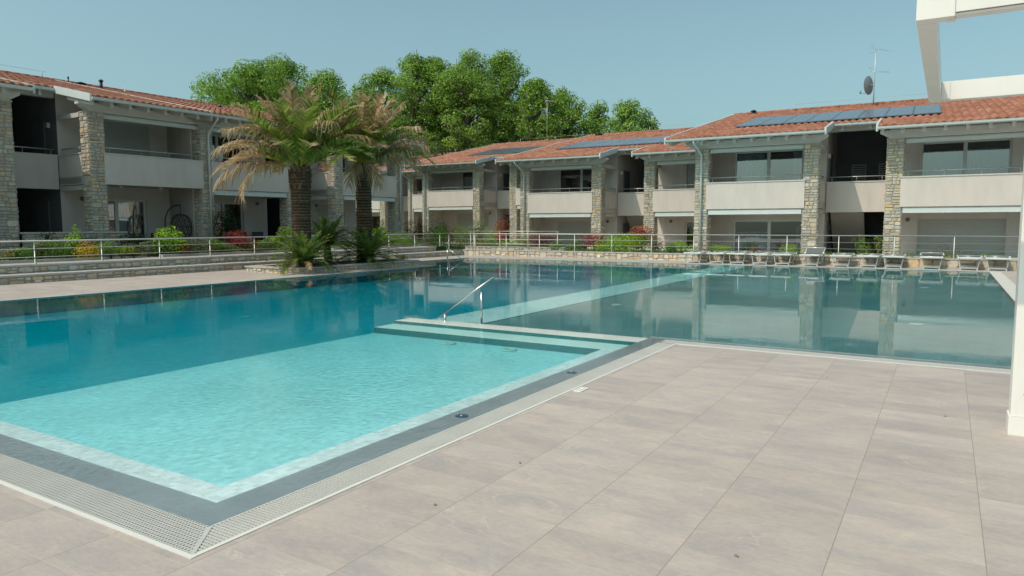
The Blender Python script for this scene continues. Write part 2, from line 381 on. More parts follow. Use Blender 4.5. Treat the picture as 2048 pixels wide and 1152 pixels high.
sheet('pool_deck', [(-40, 40, -14, 1.86), (-2.85, 1.17, 1.86, 8.6), (1.17, 1.48, 1.86, 8.6), (1.48, 40, 1.86, 28.9), (-20.6, -16.2, 1.86, 20.95),
                    (-20.6, -18.83, 20.95, 28.9), (-18.83, 1.48, 26.9, 28.9)], 0.0, M['deck'])
g = MB()
g.box(1.17, 1.48, 8.6, 26.9, -.2, .006)
g.box(-18.83, 1.17, 26.82, 26.9, -.2, .006)
g.box(-16.2, -16.165, 2.1, 20.95, -.2, .006)
g.box(-18.83, -18.8, 20.95, 26.82, -.2, .006)
struct(g.build('pool_edge', M['cap'], rz=ROT_P))
bz = MB()
bz.face([(-300, -60, -1.6), (300, -60, -1.6), (300, 400, -1.6), (-300, 400, -1.6)])
struct(bz.build('ground', M['grass'], rz=ROT_P))
gl = MB()
def slab(q0, q1, p0, p1, z): gl.box(q0, q1, p0, p1, -1.55, z)
slab(-160, -21.95, -14, 29.3, .44); slab(-160, 60, 29.3, 170, .22); slab(6, 60, 28.9, 29.3, .22); 
gl.box(-21.95, -20.6, 28.0, 29.3, -1.55, .23)
struct(gl.build('garden_ground', M['grass'], rz=ROT_P))

# the water body: one closed block, a hand's breadth wider than the basin so that its sides stay inside the shell
w = MB()
o = [(-16.17, 2.13), (-3.08, 2.13), (-3.08, 8.83), (1.17, 8.83), (1.17, 26.82), (-18.8, 26.82), (-18.8, 20.95), (-16.17, 20.95)]
ex = [(-16.18, 2.12), (-3.07, 2.12), (-3.07, 8.82), (1.18, 8.82), (1.18, 26.83), (-18.81, 26.83), (-18.81, 20.94), (-16.18, 20.94)]
zt, zb = -.012, -.6
w.face([(q, p, zt) for q, p in ex]); w.face([(q, p, zb) for q, p in reversed(ex)])
for i in range(len(ex)):
    a, c = ex[i], ex[(i + 1) % len(ex)]
    w.face([(a[0], a[1], zb), (c[0], c[1], zb), (c[0], c[1], zt), (a[0], a[1], zt)])
struct(w.build('water', M['water'], rz=ROT_P))

D_, G_ = .33, .082
b = MB()                                # 0 pale tile, 1 step tile, 2 dark riser, 3 deep, 4 grey, 5 slate
def solid(q0, q1, p0, p1, z1, top, side, front=None):
    z0 = -.52
    b.face([(q0, p0, z1), (q1, p0, z1), (q1, p1, z1), (q0, p1, z1)], top)
    b.face([(q0, p0, z0), (q1, p0, z0), (q1, p0, z1), (q0, p0, z1)], side if front is None else front)
    b.face([(q1, p1, z0), (q0, p1, z0), (q0, p1, z1), (q1, p1, z1)], side)
    b.face([(q0, p1, z0), (q0, p0, z0), (q0, p0, z1), (q0, p1, z1)], side)
    b.face([(q1, p0, z0), (q1, p1, z0), (q1, p1, z1), (q1, p0, z1)], side)
b.face([(-18.8, 2.13, -D_), (-7.4, 2.13, -D_), (-7.4, 26.82, -D_), (-18.8, 26.82, -D_)], 3)
solid(-7.5, -3.65, 2.6, 8.13, -.16, 0, 3)
solid(-16.1, -3.36, 2.36, 2.6, -.058, 0, 0)
solid(-3.65, -3.36, 2.6, 8.13, -.062, 0, 0)
solid(-7.5, -3.36, 8.13, 8.6, -.07, 1, 3, 2)
solid(-7.5, -3.36, 8.6, 9.0, -.022, 1, 3, 2)
solid(-16.1, -3.08, 2.13, 2.36, -.017, 5, 5)
solid(-3.36, -3.08, 2.36, 9.0, -.017, 5, 5)
solid(-3.08, 1.17, 8.83, 9.03, -.02, 5, 5)
solid(-7.3, -6.28, 9.0, 26.8, -.07, 0, 3)
b.face([(-6.4, 9.0, -G_), (1.17, 9.0, -G_), (1.17, 26.82, -G_), (-6.4, 26.82, -G_)], 4)
def wallq(q, p0, p1, z0, m): b.face([(q, p0, z0), (q, p1, z0), (q, p1, 0), (q, p0, 0)], m)
def wallp(p, q0, q1, z0, m): b.face([(q0, p, z0), (q1, p, z0), (q1, p, 0), (q0, p, 0)], m)
wallq(-16.165, 2.1, 20.95, -.5, 3); wallq(-18.8, 20.95, 26.82, -.5, 3); wallq(1.17, 8.83, 26.82, -.4, 4)
wallp(26.82, -18.8, 1.17, -.5, 3); wallp(20.95, -18.8, -16.165, -.5, 3)
wallp(9.03, -3.36, 1.17, -.36, 4)
struct(b.build('pool_basin', [M['pool_light'], M['pool_step'], M['pool_riser'], M['pool_deep'], M['pool_grey'], M['band']], rz=ROT_P))

# overflow grates: cross bars on long rods over a dark channel
def grate(name, label, horizontal, lo, hi, a0, a1, group=None):
    root = thing(name, label, 'drain grate', rz=ROT_P, group=group)
    bb = MB(); pitch = .023; n = int((hi - lo) / pitch)
    def add(l0, l1, w0, w1, z0, z1):
        if horizontal: bb.box(l0, l1, w0, w1, z0, z1)
        else: bb.box(w0, w1, l0, l1, z0, z1)
    for i in range(n):
        l = lo + i * pitch
        c0, c1 = a0, a1
        k0, k1 = clip(l, c0, c1)
        if k1 - k0 > .012: add(l, l + .0125, k0, k1, -.022, .0)
    nr_ = 11 if horizontal else 9
    for r in range(nr_):
        wv = a0 + .008 + (a1 - a0 - .026) * r / (nr_ - 1)
        e0, e1 = clip2(wv, lo, hi)
        add(e0, e1, wv, wv + (.0105 if horizontal else .008), -.02, -.0012 if horizontal else -.0035)
    bb.build('grating', M['grate'], root)
    cb = MB()
    if horizontal: cb.box(lo, hi, a0 - .004, a1 + .004, -.09, -.05)
    else: cb.box(a0 - .004, a1 + .004, lo, hi, -.09, -.05)
    cb.build('channel', M['gutter_dark'], root)
    return root
# near grate, mitred where it meets the right one on the line from (-2.87,1.88) to (-3.08,2.13)
def clip(l, c0, c1):
    lim = 1.885 + (-2.875 - l) * (0.24 / .205) if l > -3.08 else c1     # bar at q=l reaches up to the mitre
    return c0, min(c1, lim)
def clip2(wv, lo, hi): return lo, min(hi, -2.875 - (wv - 1.885) * (.205 / .24))
near_g = grate('overflow_grate', 'white perforated overflow grate along the near edge of the shallow basin', True, -9.0, -2.88, 1.885, 2.125, 'white overflow grates round the pool')
tr = MB(); tr.box(-16.2, -2.845, 1.858, 1.884, -.1, .004); tr.build('edge_trim', M['trim'], near_g)
def clip(l, c0, c1):
    lim = -2.875 - (l - 1.885) * (.205 / .24) if l < 2.125 else c0
    return (max(c0, lim) if l < 2.125 else c0), c1
def clip2(wv, lo, hi): return max(lo, 1.885 + (-2.875 - wv) * (.24 / .205)), hi
right_g = grate('overflow_grate', 'long white overflow grate running between the shallow basin and the paved terrace', False, 1.89, 8.6, -3.075, -2.875, 'white overflow grates round the pool')
tr = MB(); tr.box(-2.872, -2.848, 1.884, 8.585, -.1, .004); tr.box(-3.082, -3.074, 2.13, 8.83, -.03, .001)
tr.build('edge_trim', M['trim'], right_g)
mb_ = MB(); mb_.obox(Matrix.Translation((-2.98, 2.005, 0)) @ Matrix.Rotation(math.atan2(.245, -.205), 4, 'Z'), -.155, .155, -.011, .011, -.02, .002); mb_.build('mitre_bar', M['grate'], right_g)
def clip(l, c0, c1): return c0, c1
def clip2(wv, lo, hi): return lo, hi
far_g = grate('overflow_grate', 'white overflow grate where the paved terrace meets the grey part of the pool', True, -3.06, 1.16, 8.625, 8.82, 'white overflow grates round the pool')
tr = MB(); tr.box(-2.872, 1.17, 8.59, 8.617, -.1, .004); tr.box(-3.075, 1.17, 8.822, 8.832, -.1, .002); tr.build('edge_trim', M['trim'], far_g)

# white inlet discs on the basin floor
inl = MB(); inl.lathe(0, 0, [(.11, 0), (.11, .012), (.085, .02), (.03, .02), (.03, .012)], 20); ime = inl.mesh('pool_inlet', M['trim'])
inlets = [(-14.6, 9.6, -D_, 'deep water nearest the left edge of the photo'), (-11.9, 9.2, -D_, 'deep water left of the shallow basin'), (-13.2, 14.4, -D_, 'deep water in front of the planter'),
          (-10.6, 14.6, -D_, 'deep water beyond the handrail'), (-5.5, 12.9, -G_, 'grey water just beyond the pale strip'), (-.35, 12.8, -G_, 'grey water near the right edge'),
          (-.42, 20.2, -G_, 'grey water farther off on the right'), (-9.9, 19.2, -D_, 'deep water below the far wall'), (-5.9, 7.9, -.16, 'shallow basin, left one under the steps'), (-4.9, 7.9, -.16, 'shallow basin, right one under the steps')]
for q, p, z, where in inlets:
    o_ = link('pool_inlet', ime, None, unfr(AP, p, q, z + .002), ROT_P); tag(o_, 'round white inlet disc in the ' + where, 'pool inlet', 'white inlet discs on the pool floor')
for i, (q, p, wh) in enumerate([(-3.235, 4.5, 'nearer'), (-3.235, 6.44, 'farther')]):
    t_ = thing('coping_light', wh + ' dark blue round fitting set in the slate coping beside the shallow basin', 'pool light', unfr(AP, p, q, -.017), ROT_P, 'dark blue fittings in the slate coping')
    x = MB(); x.lathe(0, 0, [(.055, 0), (.053, .004), (.045, .006)], 20); x.build('body', M['blue'], t_)
    x = MB(); x.lathe(0, 0, [(.018, .006), (.016, .010), (.006, .012)], 12); x.build('knob', M['chrome'], t_)

# small white plaque lying on the paving
sg = thing('depth_plaque', 'small white plaque with worn grey marks lying on the paving beside the grate', 'sign', unfr(AP, 5.735, -2.785, 0), ROT_P)
x = MB(); x.box(-.04, .04, -.085, .085, .001, .008); x.build('plate', M['white'], sg)
x = MB()
for r_, xx in ((0, -.018), (1, .016)):
    for k, yy in enumerate((-.052, -.022, .012, .042)):
        if (r_, k) in ((0, 3),): continue
        x.box(xx - .009, xx + .007, yy - .008, yy + .009, .008, .0092)
        x.box(xx - .004, xx + .003, yy - .003, yy + .004, .0093, .0096, 1)
x.build('marks', [mat('worn_print', (.30, .30, .30), .6), M['white']], sg)

# ---------------------------------------------------------------- stone work
PAL = [(0.552, 0.432, 0.300), (0.480, 0.444, 0.384), (0.396, 0.390, 0.360), (0.600, 0.462, 0.276), (0.528, 0.492, 0.420), (0.636, 0.564, 0.456), (0.360, 0.360, 0.348), (0.564, 0.396, 0.204), (0.456, 0.408, 0.336), (0.504, 0.450, 0.360), (0.432, 0.432, 0.414), (0.588, 0.516, 0.408)]
WARM = [(0.624, 0.480, 0.312), (0.600, 0.432, 0.240), (0.672, 0.552, 0.396), (0.540, 0.480, 0.396), (0.648, 0.444, 0.216), (0.504, 0.468, 0.408), (0.696, 0.600, 0.468), (0.552, 0.504, 0.444), (0.600, 0.528, 0.420)]
def stones(mb, org, U, V, N, W, Hh, rnd, sz=(.34, .17), m=0, pal=PAL, depth=.026, gap=.007, cut=.24):
    org, U, V, N = Vector(org), Vector(U), Vector(V), Vector(N)
    def split(u0, u1, v0, v1, d):
        w_, h_ = u1 - u0, v1 - v0
        mw, mh = sz[0] * rnd.uniform(.6, 1.35), sz[1] * rnd.uniform(.65, 1.4)
        if w_ > mw and (w_ / sz[0] >= h_ / sz[1] or h_ < mh):
            k = u0 + w_ * rnd.uniform(.35, .65); split(u0, k, v0, v1, d + 1); split(k, u1, v0, v1, d + 1); return
        if h_ > mh:
            k = v0 + h_ * rnd.uniform(.36, .64); split(u0, u1, v0, k, d + 1); split(u0, u1, k, v1, d + 1); return
        g_ = gap * rnd.uniform(.6, 1.3); e = depth * rnd.uniform(.5, 1.25); be = min(.02, .22 * min(w_, h_))
        j = lambda s_: rnd.uniform(-s_, s_)
        c = [(u0 + g_ + abs(j(.006)), v0 + g_ + abs(j(.005))), (u1 - g_ - abs(j(.006)), v0 + g_ + abs(j(.005))), (u1 - g_ - abs(j(.006)), v1 - g_ - abs(j(.005))), (u0 + g_ + abs(j(.006)), v1 - g_ - abs(j(.005)))]
        cu, cv = (u0 + u1) / 2, (v0 + v1) / 2
        pts = []                                       # corners knocked off, each by a different amount
        for t in range(4):
            p_, c_, n_ = c[t - 1], c[t], c[(t + 1) % 4]
            f1, f2 = rnd.uniform(.06, cut), rnd.uniform(.06, cut)
            pts.append((c_[0] + (p_[0] - c_[0]) * f1, c_[1] + (p_[1] - c_[1]) * f1)); pts.append((c_[0] + (n_[0] - c_[0]) * f2, c_[1] + (n_[1] - c_[1]) * f2))
        out = [org + U * u + V * v - N * .006 for u, v in pts]
        fr_ = []; tu, tv = j(.03), j(.03)
        for u, v in pts:
            s_ = 1 - be / max(.03, math.hypot(u - cu, v - cv)) * rnd.uniform(.7, 1.2)
            fr_.append(org + U * (cu + (u - cu) * s_) + V * (cv + (v - cv) * s_) + N * (e + tu * (u - cu) + tv * (v - cv) + j(.004)))
        k = rnd.choice(pal); br = rnd.uniform(.82, 1.15); av = (.555, .47, .365); cl = tuple((k[t] * .6 + av[t] * .4) * br for t in range(3))
        n = len(mb.v); q_ = len(pts); mb.v.extend([tuple(p) for p in out + fr_])
        mb.idx([n + q_ + t for t in range(q_)], m, cl)
        for t in range(q_):
            t2 = (t + 1) % q_; mb.idx((n + t, n + t2, n + q_ + t2, n + q_ + t), m, cl)
    k = max(1, round(W / 2.2))
    for i in range(k): split(W * i / k, W * (i + 1) / k, 0, Hh, 0)

def stone_wall(name, label, axis, lo, hi, face, back, z0, z1, rnd, ends=(False, False), lights=(), cop=.05, over=.03, sz=(.38, .19), pal=PAL, toward=1):
    """low wall in the site grid; axis 'p' runs along p with its face at q=face looking to +q, axis 'q' runs along q with its face at p=face looking to -p"""
    root = thing(name, label, 'garden wall', rz=ROT_P)
    mb = MB(); zc = z1 - cop
    if axis == 'p':
        mb.box(back, face, lo, hi, z0, zc, 1)
        stones(mb, (face, lo, z0), (0, 1, 0), (0, 0, 1), (1, 0, 0), hi - lo, zc - z0, rnd, sz, 0, pal, .03, .008, .36)
        if ends[0]: stones(mb, (back, lo, z0), (1, 0, 0), (0, 0, 1), (0, -1, 0), face - back, zc - z0, rnd, sz, 0, pal)
        if ends[1]: stones(mb, (face, hi, z0), (-1, 0, 0), (0, 0, 1), (0, 1, 0), face - back, zc - z0, rnd, sz, 0, pal)
    else:
        mb.box(lo, hi, face, back, z0, zc, 1)
        stones(mb, (lo, face, z0), (1, 0, 0), (0, 0, 1), (0, -1, 0), hi - lo, zc - z0, rnd, sz, 0, pal, .03, .008, .36)
        if ends[0]: stones(mb, (lo, back, z0), (0, -1, 0), (0, 0, 1), (-1, 0, 0), back - face, zc - z0, rnd, sz, 0, pal)
        if ends[1]: stones(mb, (hi, face, z0), (0, 1, 0), (0, 0, 1), (1, 0, 0), back - face, zc - z0, rnd, sz, 0, pal)
    mb.build('stone_face', [M['stone'], M['mortar']], root)
    c = MB(); l = lo
    while l < hi - .01:
        e = min(hi, l + 1.2 * rnd.uniform(.8, 1.1)); e = hi if hi - e < .4 else e
        dz = rnd.uniform(-.002, .002)
        if axis == 'p': c.box(back, face + over, l + .003, e - .003, zc + dz, z1 + dz)
        else: c.box(l + .003, e - .003, face - over, back, zc + dz, z1 + dz)
        l = e
    c.build('coping', M['coping'], root)
    for l in lights:
        x = MB(); zz = z0 + (zc - z0) * .52
        if axis == 'p': x.box(face + .01, face + .035, l - .07, l + .07, zz - .05, zz + .05)
        else: x.box(l - .07, l + .07, face - .035, face - .01, zz - .05, zz + .05)
        x.build('wall_light', M['white'], root)
    return root
rw = random.Random(3)
stone_wall('garden_wall', 'lower of the two long stone steps along the left side of the pool deck', 'p', 2.0, 28.88, -20.6, -21.2, -.05, .23, rw, (False, False), lights=(9.4, 22.6), cop=.05, over=.03)
stone_wall('garden_wall', 'upper of the two long stone steps on the left, carrying the steel railing', 'p', 2.0, 27.5, -21.23, -21.94, .1, .46, rw, (False, True), cop=.05)
stone_wall('garden_wall', 'low ochre stone wall behind the row of sun loungers at the far end of the pool', 'q', -20.6, 5.8, 28.9, 29.3, -.05, .30, rw, (True, False), lights=(-18.2, -13.2, -6.3, -.1), cop=.045, sz=(.46, .27), pal=WARM)
stone_wall('garden_wall', 'short stone planter wall under the upper ramp railing in the far corner', 'q', -21.4, -15.6, 30.2, 30.5, .1, .42, rw, (True, True), cop=.04)
# sitting curb of the left flower beds
for lo_, hi_, nm in ((5.0, 12.3, 'nearer'), (14.2, 20.5, 'middle'), (22.0, 28.5, 'farther')):
    c = MB(); c.box(-22.75, -22.55, lo_, hi_, .40, .53); tag(c.build('bed_kerb', M['coping'], rz=ROT_P), nm + ' grey stone kerb of the flower bed behind the left railing', 'kerb')
sb = MB()
for lo_, hi_ in ((5.0, 12.3), (14.2, 20.5), (22.0, 28.5)): sb.box(-25.2, -22.75, lo_, hi_, .3, .5)
struct(sb.build('flower_bed', M['soil'], rz=ROT_P))
gp = MB(); gp.box(-24.5, -21.95, 12.3, 14.2, .3, .452); gp.box(-22.55, -21.95, 2, 28, .3, .448); struct(gp.build('path', M['gravel'], rz=ROT_P))
sr = MB(); sr.box(-15.5, 5.8, 29.3, 30.1, .1, .27); sr.box(-20.5, -15.5, 30.55, 32.5, .1, .40); sr.box(-20.0, -8, 30.9, 32.4, .1, .25); struct(sr.build('flower_bed', M['soil'], rz=ROT_P))

# palm island
pi = thing('palm_planter', 'low stone planter with slate coping at the pool edge holding the two palms', 'planter', rz=ROT_P)
mb = MB(); q0, q1, p0, p1, zc = -19.45, -17.0, 15.1, 20.95, .145
mb.box(q0 + .02, q1 - .02, p0 + .02, p1 - .02, -.05, zc, 1)
stones(mb, (q1 - .02, p0, -.03), (0, 1, 0), (0, 0, 1), (1, 0, 0), p1 - p0, zc + .03, rw, (.3, .17), 0, WARM)
stones(mb, (q0, p0 + .02, -.03), (1, 0, 0), (0, 0, 1), (0, -1, 0), q1 - q0, zc + .03, rw, (.3, .17), 0, WARM)
stones(mb, (q1, p1 - .02, -.03), (-1, 0, 0), (0, 0, 1), (0, 1, 0), q1 - q0, zc + .03, rw, (.3, .17), 0, WARM)
mb.build('stone_face', [M['stone'], M['mortar']], pi)
c = MB(); t = .32
c.box(q0 - .03, q1 + .03, p0 - .03, p0 + t, zc, zc + .05); c.box(q1 - t, q1 + .03, p0 + t, p1 + .03, zc, zc + .05); c.box(q0 - .03, q0 + t, p0 + t, p1 + .03, zc, zc + .05); c.box(q0 + t, q1 - t, p1 - t, p1 + .03, zc, zc + .05)
c.build('coping', M['coping'], pi)
c = MB(); n = 14
for i in range(n):
    for k in range(n):
        def P_(a, e): 
            u, v = q0 + t + (q1 - q0 - 2 * t) * a / n, p0 + t + (p1 - p0 - 2 * t) * e / n
            return (u, v, zc + .02 + .06 * mnoise.noise(Vector((u * 1.3, v * 1.3, 0))) + .05 * math.sin(math.pi * a / n))
        c.face([P_(i, k), P_(i + 1, k), P_(i + 1, k + 1), P_(i, k + 1)])
c.build('soil', M['soil'], pi)

# ---------------------------------------------------------------- railings
def railing(name, label, pts, posts, zb, zt, bars, rz=ROT_P):
    root = thing(name, label, 'railing', rz=rz)
    x = MB(); x.tube([(q, p, zt) for q, p in pts], .022, 10); x.build('top_rail', M['steel'], root)
    for f in bars:
        x = MB(); x.tube([(q, p, zb + (zt - zb) * f) for q, p in pts], .009, 6); x.build('rail_bar', M['steel'], root)
    pm = MB(); pm.lathe(0, 0, [(.04, 0), (.04, .012), (.019, .014), (.018, zt - zb - .03), (.014, zt - zb - .025), (.014, zt - zb - .01)], 12); me = pm.mesh('post', M['steel'])
    for q, p in posts: link('post', me, root, (q, p, zb))
    return root
Lp = [3.0 + 1.84 * i + .65 for i in range(-1, 14)]
Lp = [9.83 + 1.835 * (i - 4) for i in range(15) if 9.83 + 1.835 * (i - 4) < 26.6] + [28.3]
railing('pool_railing', 'steel railing with two bars on the left stone steps in front of the flower beds', [(-21.6, 2.4), (-21.6, 28.3), (-21.6, 29.05)], [(-21.6, p) for p in Lp], .46, 1.085, (.66, .29))
Rq = [-20.0 + 1.838 * i for i in range(14)]
railing('pool_railing', 'long steel railing with two bars on the low stone wall behind the sun loungers', [(-21.6, 29.06), (-20.0, 29.06), (5.4, 29.06)], [(q, 29.06) for q in [-21.6] + Rq], .30, 1.075, (.67, .36))
railing('ramp_railing', 'shorter higher steel railing on the planter wall in the far corner', [(-21.35, 30.35), (-15.95, 30.35)], [(q, 30.35) for q in (-21.15, -20.95, -19.35, -17.7, -16.05)], .42, 1.18, (.72, .45, .2))

# handrails into the water
def handrail(label, low, high, posts, r=.0165):
    root = thing('pool_handrail', label, 'handrail', group='polished handrails into the water')
    low, high = Vector(low), Vector(high); d = (high - low).normalized(); side = Vector((d.y, -d.x, 0)).normalized() * .03
    x = MB()
    x.tube([low, high], r, 12)
    x.tube([high, high + d * .02], r * .85, 12)
    x.build('rail', M['chrome'], root)
    for (b_, t_, rr) in posts:
        x = MB(); x.tube([b_, t_], rr, 12); x.tube([Vector(b_), Vector(b_) + Vector((0, 0, .012))], rr * 1.8, 14); x.build('post', M['chrome'], root)
    return root
def gp_(p, q, z): return unfr(AP, p, q, z)
A1, A2 = on_p(AP, 9.12, 877, 634.5), on_p(AP, 9.12, 985, 556)
pb = at_z(963, 643, 0); pb2 = at_z(890, 637, 0)
handrail('polished handrail slanting up beyond the pale steps of the shallow basin', A1, A2,
         [(Vector((pb.x, pb.y, -.12)), on_p(AP, Vector(pb).dot(axes(AP)[0]), 963, 584), .0165), (Vector((pb2.x, pb2.y, -.12)), on_p(AP, 9.1, 890, 628), .02)])
B0 = at_z(894.8, 519.5, 0); Bp = B0.dot(axes(AP)[0])
handrail('polished handrail slanting into the water in the far corner of the pool', on_p(AP, Bp, 929, 523), on_p(AP, Bp, 885.4, 488.6), [(B0 + Vector((0, 0, -.05)), on_p(AP, Bp, 894.8, 499), .024)])
# ---------------------------------------------------------------- terraced houses (local: x along the facade, y into the house, z from the ground floor)
F2, SB, PT, PH, EZ, SL, RY, YR = 2.94, 2.69, 3.78, 5.17, 5.52, .21, 11.4, 2.2
PX = [(0, .57), (4.3, 4.9), (7.2, 7.77), (11.5, 12.07)]
CACHE = {}
def cached(key, fn):
    if key not in CACHE: CACHE[key] = fn()
    return CACHE[key]
def rz_(y): return EZ + SL * (y + .9)

def pillar_mesh(seed):
    def f():
        rr = random.Random(100 + seed); mb = MB(); W, D, Hh = .58, .57, PH
        mb.box(.015, W - .015, .015, D - .015, 0, Hh, 1)
        sz = (.34, .185)
        stones(mb, (.015, .015, 0), (1, 0, 0), (0, 0, 1), (0, -1, 0), W - .03, Hh, rr, sz)
        stones(mb, (W - .015, .015, 0), (0, 1, 0), (0, 0, 1), (1, 0, 0), D - .03, Hh, rr, sz)
        stones(mb, (.015, D - .015, 0), (0, -1, 0), (0, 0, 1), (-1, 0, 0), D - .03, Hh, rr, sz)
        stones(mb, (W - .015, D - .015, 0), (-1, 0, 0), (0, 0, 1), (0, 1, 0), W - .03, Hh, rr, sz)
        mb.box(-.02, W + .02, -.02, D, Hh, Hh + .03, 2)
        return mb.mesh('stone_pillar', [M['stone'], M['mortar'], M['cap']])
    return cached(('pil', seed), f)

def holed(mb, x0, x1, z0, z1, y, holes, depth=.16, m=0, axis='x'):
    """wall sheet in plane y with real openings and reveals"""
    xs = sorted({x0, x1, *[v for h in holes for v in (max(x0, h[0]), min(x1, h[1]))]}); zs = sorted({z0, z1, *[v for h in holes for v in (h[2], h[3])]})
    P = (lambda a, d, z: (a, y + d, z)) if axis == 'x' else (lambda a, d, z: (y + d, a, z))
    for i in range(len(xs) - 1):
        for k in range(len(zs) - 1):
            cx, cz = (xs[i] + xs[i + 1]) / 2, (zs[k] + zs[k + 1]) / 2
            if cz > z1 or cz < z0 or any(h[0] < cx < h[1] and h[2] < cz < h[3] for h in holes): continue
            mb.face([P(xs[i], 0, zs[k]), P(xs[i + 1], 0, zs[k]), P(xs[i + 1], 0, zs[k + 1]), P(xs[i], 0, zs[k + 1])], m)
    for a, c, z, e in holes:
        mb.face([P(a, 0, z), P(a, depth, z), P(a, depth, e), P(a, 0, e)], m); mb.face([P(c, 0, e), P(c, depth, e), P(c, depth, z), P(c, 0, z)], m)
        mb.face([P(a, 0, e), P(a, depth, e), P(c, depth, e), P(c, 0, e)], m); mb.face([P(a, 0, z), P(c, 0, z), P(c, depth, z), P(a, depth, z)], m)

def roof_mesh(segs):
    """corrugated tiles laid in overlapping courses; segs = (x0, x1, y of the eave)"""
    mb = MB(); pw, ch = .26, .37; ns = 6
    rr = random.Random(5)
    for x0, x1, ye in segs:
        nx = int(round((x1 - x0) / pw * ns)); xs = [x0 + (x1 - x0) * i / nx for i in range(nx + 1)]
        y = ye; first = True
        while y < RY - .02:
            y2 = min(y + ch, RY); n = len(mb.v)
            for yy, dz in ((y - .03, .014), (y2, 0.0)):
                for x in xs:
                    t = (x / pw) % 1.0
                    wv = abs(math.sin(math.pi * t)) * .07 if t else 0
                    jit = .006 * math.sin(x * 3.1 + y * 7.7) if yy != y2 else 0
                    mb.v.append((x, yy, rz_(yy) + .04 + dz + wv + jit))
            for i in range(nx): mb.idx((n + i, n + i + 1, n + nx + 1 + i + 1, n + nx + 1 + i), 0, None, True)
            # course front edge
            k = len(mb.v)
            for j, x in enumerate(xs): mb.v.append((x, y - .03, mb.v[n + j][2] - .05))
            for i in range(nx): mb.idx((k + i, k + i + 1, n + i + 1, n + i), 0)
            y = y2
        # deck below and far slope
        za, zb_ = rz_(ye), rz_(RY)
        mb.face([(x0, ye, za - .0), (x0, RY, zb_), (x1, RY, zb_), (x1, ye, za)], 1)
        mb.face([(x0, ye, za), (x1, ye, za), (x1, ye, za + .05), (x0, ye, za + .05)], 1)
        mb.face([(x0, RY, zb_ + .06), (x1, RY, zb_ + .06), (x1, RY + 9, zb_ + .06 - 9 * SL), (x0, RY + 9, zb_ + .06 - 9 * SL)], 0)
        mb.face([(x0, ye, za), (x0, ye, za + .06), (x0, RY, zb_ + .06), (x0, RY, zb_)], 1); mb.face([(x1, ye, za + .06), (x1, ye, za), (x1, RY, zb_), (x1, RY, zb_ + .06)], 1)
    # ridge tiles
    xa, xb = min(s[0] for s in segs), max(s[1] for s in segs); x = xa
    while x < xb - .05:
        e = min(x + .42, xb); zc = rz_(RY) + .07
        mb.tube([(x, RY, zc), (e + .03, RY, zc + .012)], [.115, .098], 8, 0); x = e
    return mb.mesh('roof', [M['roof'], M['roof_plain']])

def gutter_mb(mb, pts, r=.075):
    mb.tube(pts, r, 10)

def rail_part(house, pts, z, every=1.25, name='balcony_rail'):
    x = MB(); x.tube([(a, b_, z) for a, b_ in pts], .022, 8)
    for i in range(len(pts) - 1):
        A, B_ = Vector((*pts[i], 0)), Vector((*pts[i + 1], 0)); L = (B_ - A).length; n = max(1, round(L / every))
        for k in range(n + 1):
            t = min(max((.12 + (L - .24) * k / n) / L, 0), 1); p = A.lerp(B_, t); x.tube([(p.x, p.y, PT - .02), (p.x, p.y, z)], .011, 6)
    x.build(name, M['steel'], house)

def pane_window(house, x0, x1, z0, z1, y, leaves=2, curtain=None, dark_leaf=False, blind=False):
    fr = MB(); ft = .075; fm = M['frame']
    fr.box(x0, x1, y, y + .07, z1 - ft, z1); fr.box(x0, x1, y, y + .07, z0, z0 + ft); fr.box(x0, x0 + ft, y, y + .07, z0 + ft, z1 - ft); fr.box(x1 - ft, x1, y, y + .07, z0 + ft, z1 - ft)
    xs = [x0 + ft + (x1 - x0 - 2 * ft) * i / leaves for i in range(leaves + 1)]
    for i in range(1, leaves): fr.box(xs[i] - .065, xs[i] + .065, y - .012, y + .06, z0 + ft, z1 - ft)
    wroot = fr.build('window', fm, house)
    gm = MB()
    for i in range(leaves):
        a, c = xs[i] + (.05 if i else 0), xs[i + 1] - (.05 if i < leaves - 1 else 0)
        gm.face([(a, y + .03, z0 + ft), (c, y + .03, z0 + ft), (c, y + .03, z1 - ft), (a, y + .03, z1 - ft)])
    gm.build('pane', M['glass'], wroot)
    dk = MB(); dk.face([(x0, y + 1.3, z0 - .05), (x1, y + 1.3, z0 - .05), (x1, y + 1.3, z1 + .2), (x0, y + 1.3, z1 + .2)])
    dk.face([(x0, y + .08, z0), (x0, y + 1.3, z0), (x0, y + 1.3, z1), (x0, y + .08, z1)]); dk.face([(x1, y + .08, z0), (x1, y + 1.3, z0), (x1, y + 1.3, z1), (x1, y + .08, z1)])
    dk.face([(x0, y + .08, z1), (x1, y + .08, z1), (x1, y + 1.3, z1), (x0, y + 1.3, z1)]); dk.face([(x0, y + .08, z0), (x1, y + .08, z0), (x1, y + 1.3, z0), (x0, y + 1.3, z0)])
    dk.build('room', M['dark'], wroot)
    for (a, c, zt_) in (curtain or ()):
        cm = MB(); n = int((c - a) / .025)
        pts = [(a + (c - a) * i / n, y + .16 + .03 * math.sin(i * .9) + .012 * math.sin(i * 2.3)) for i in range(n + 1)]
        for i in range(n): cm.face([(*pts[i], z0), (*pts[i + 1], z0), (*pts[i + 1], zt_), (*pts[i], zt_)], 0, None, True)
        cm.build('curtain', M['curtain'], wroot)
    if blind:
        bm_ = MB(); z = z0 + .1
        while z < z1 - .08: bm_.box(x0 + ft, x1 - ft, y + .11, y + .13, z, z + .075); z += .12
        bm_.build('blind', M['curtain'], wroot)
    return wroot

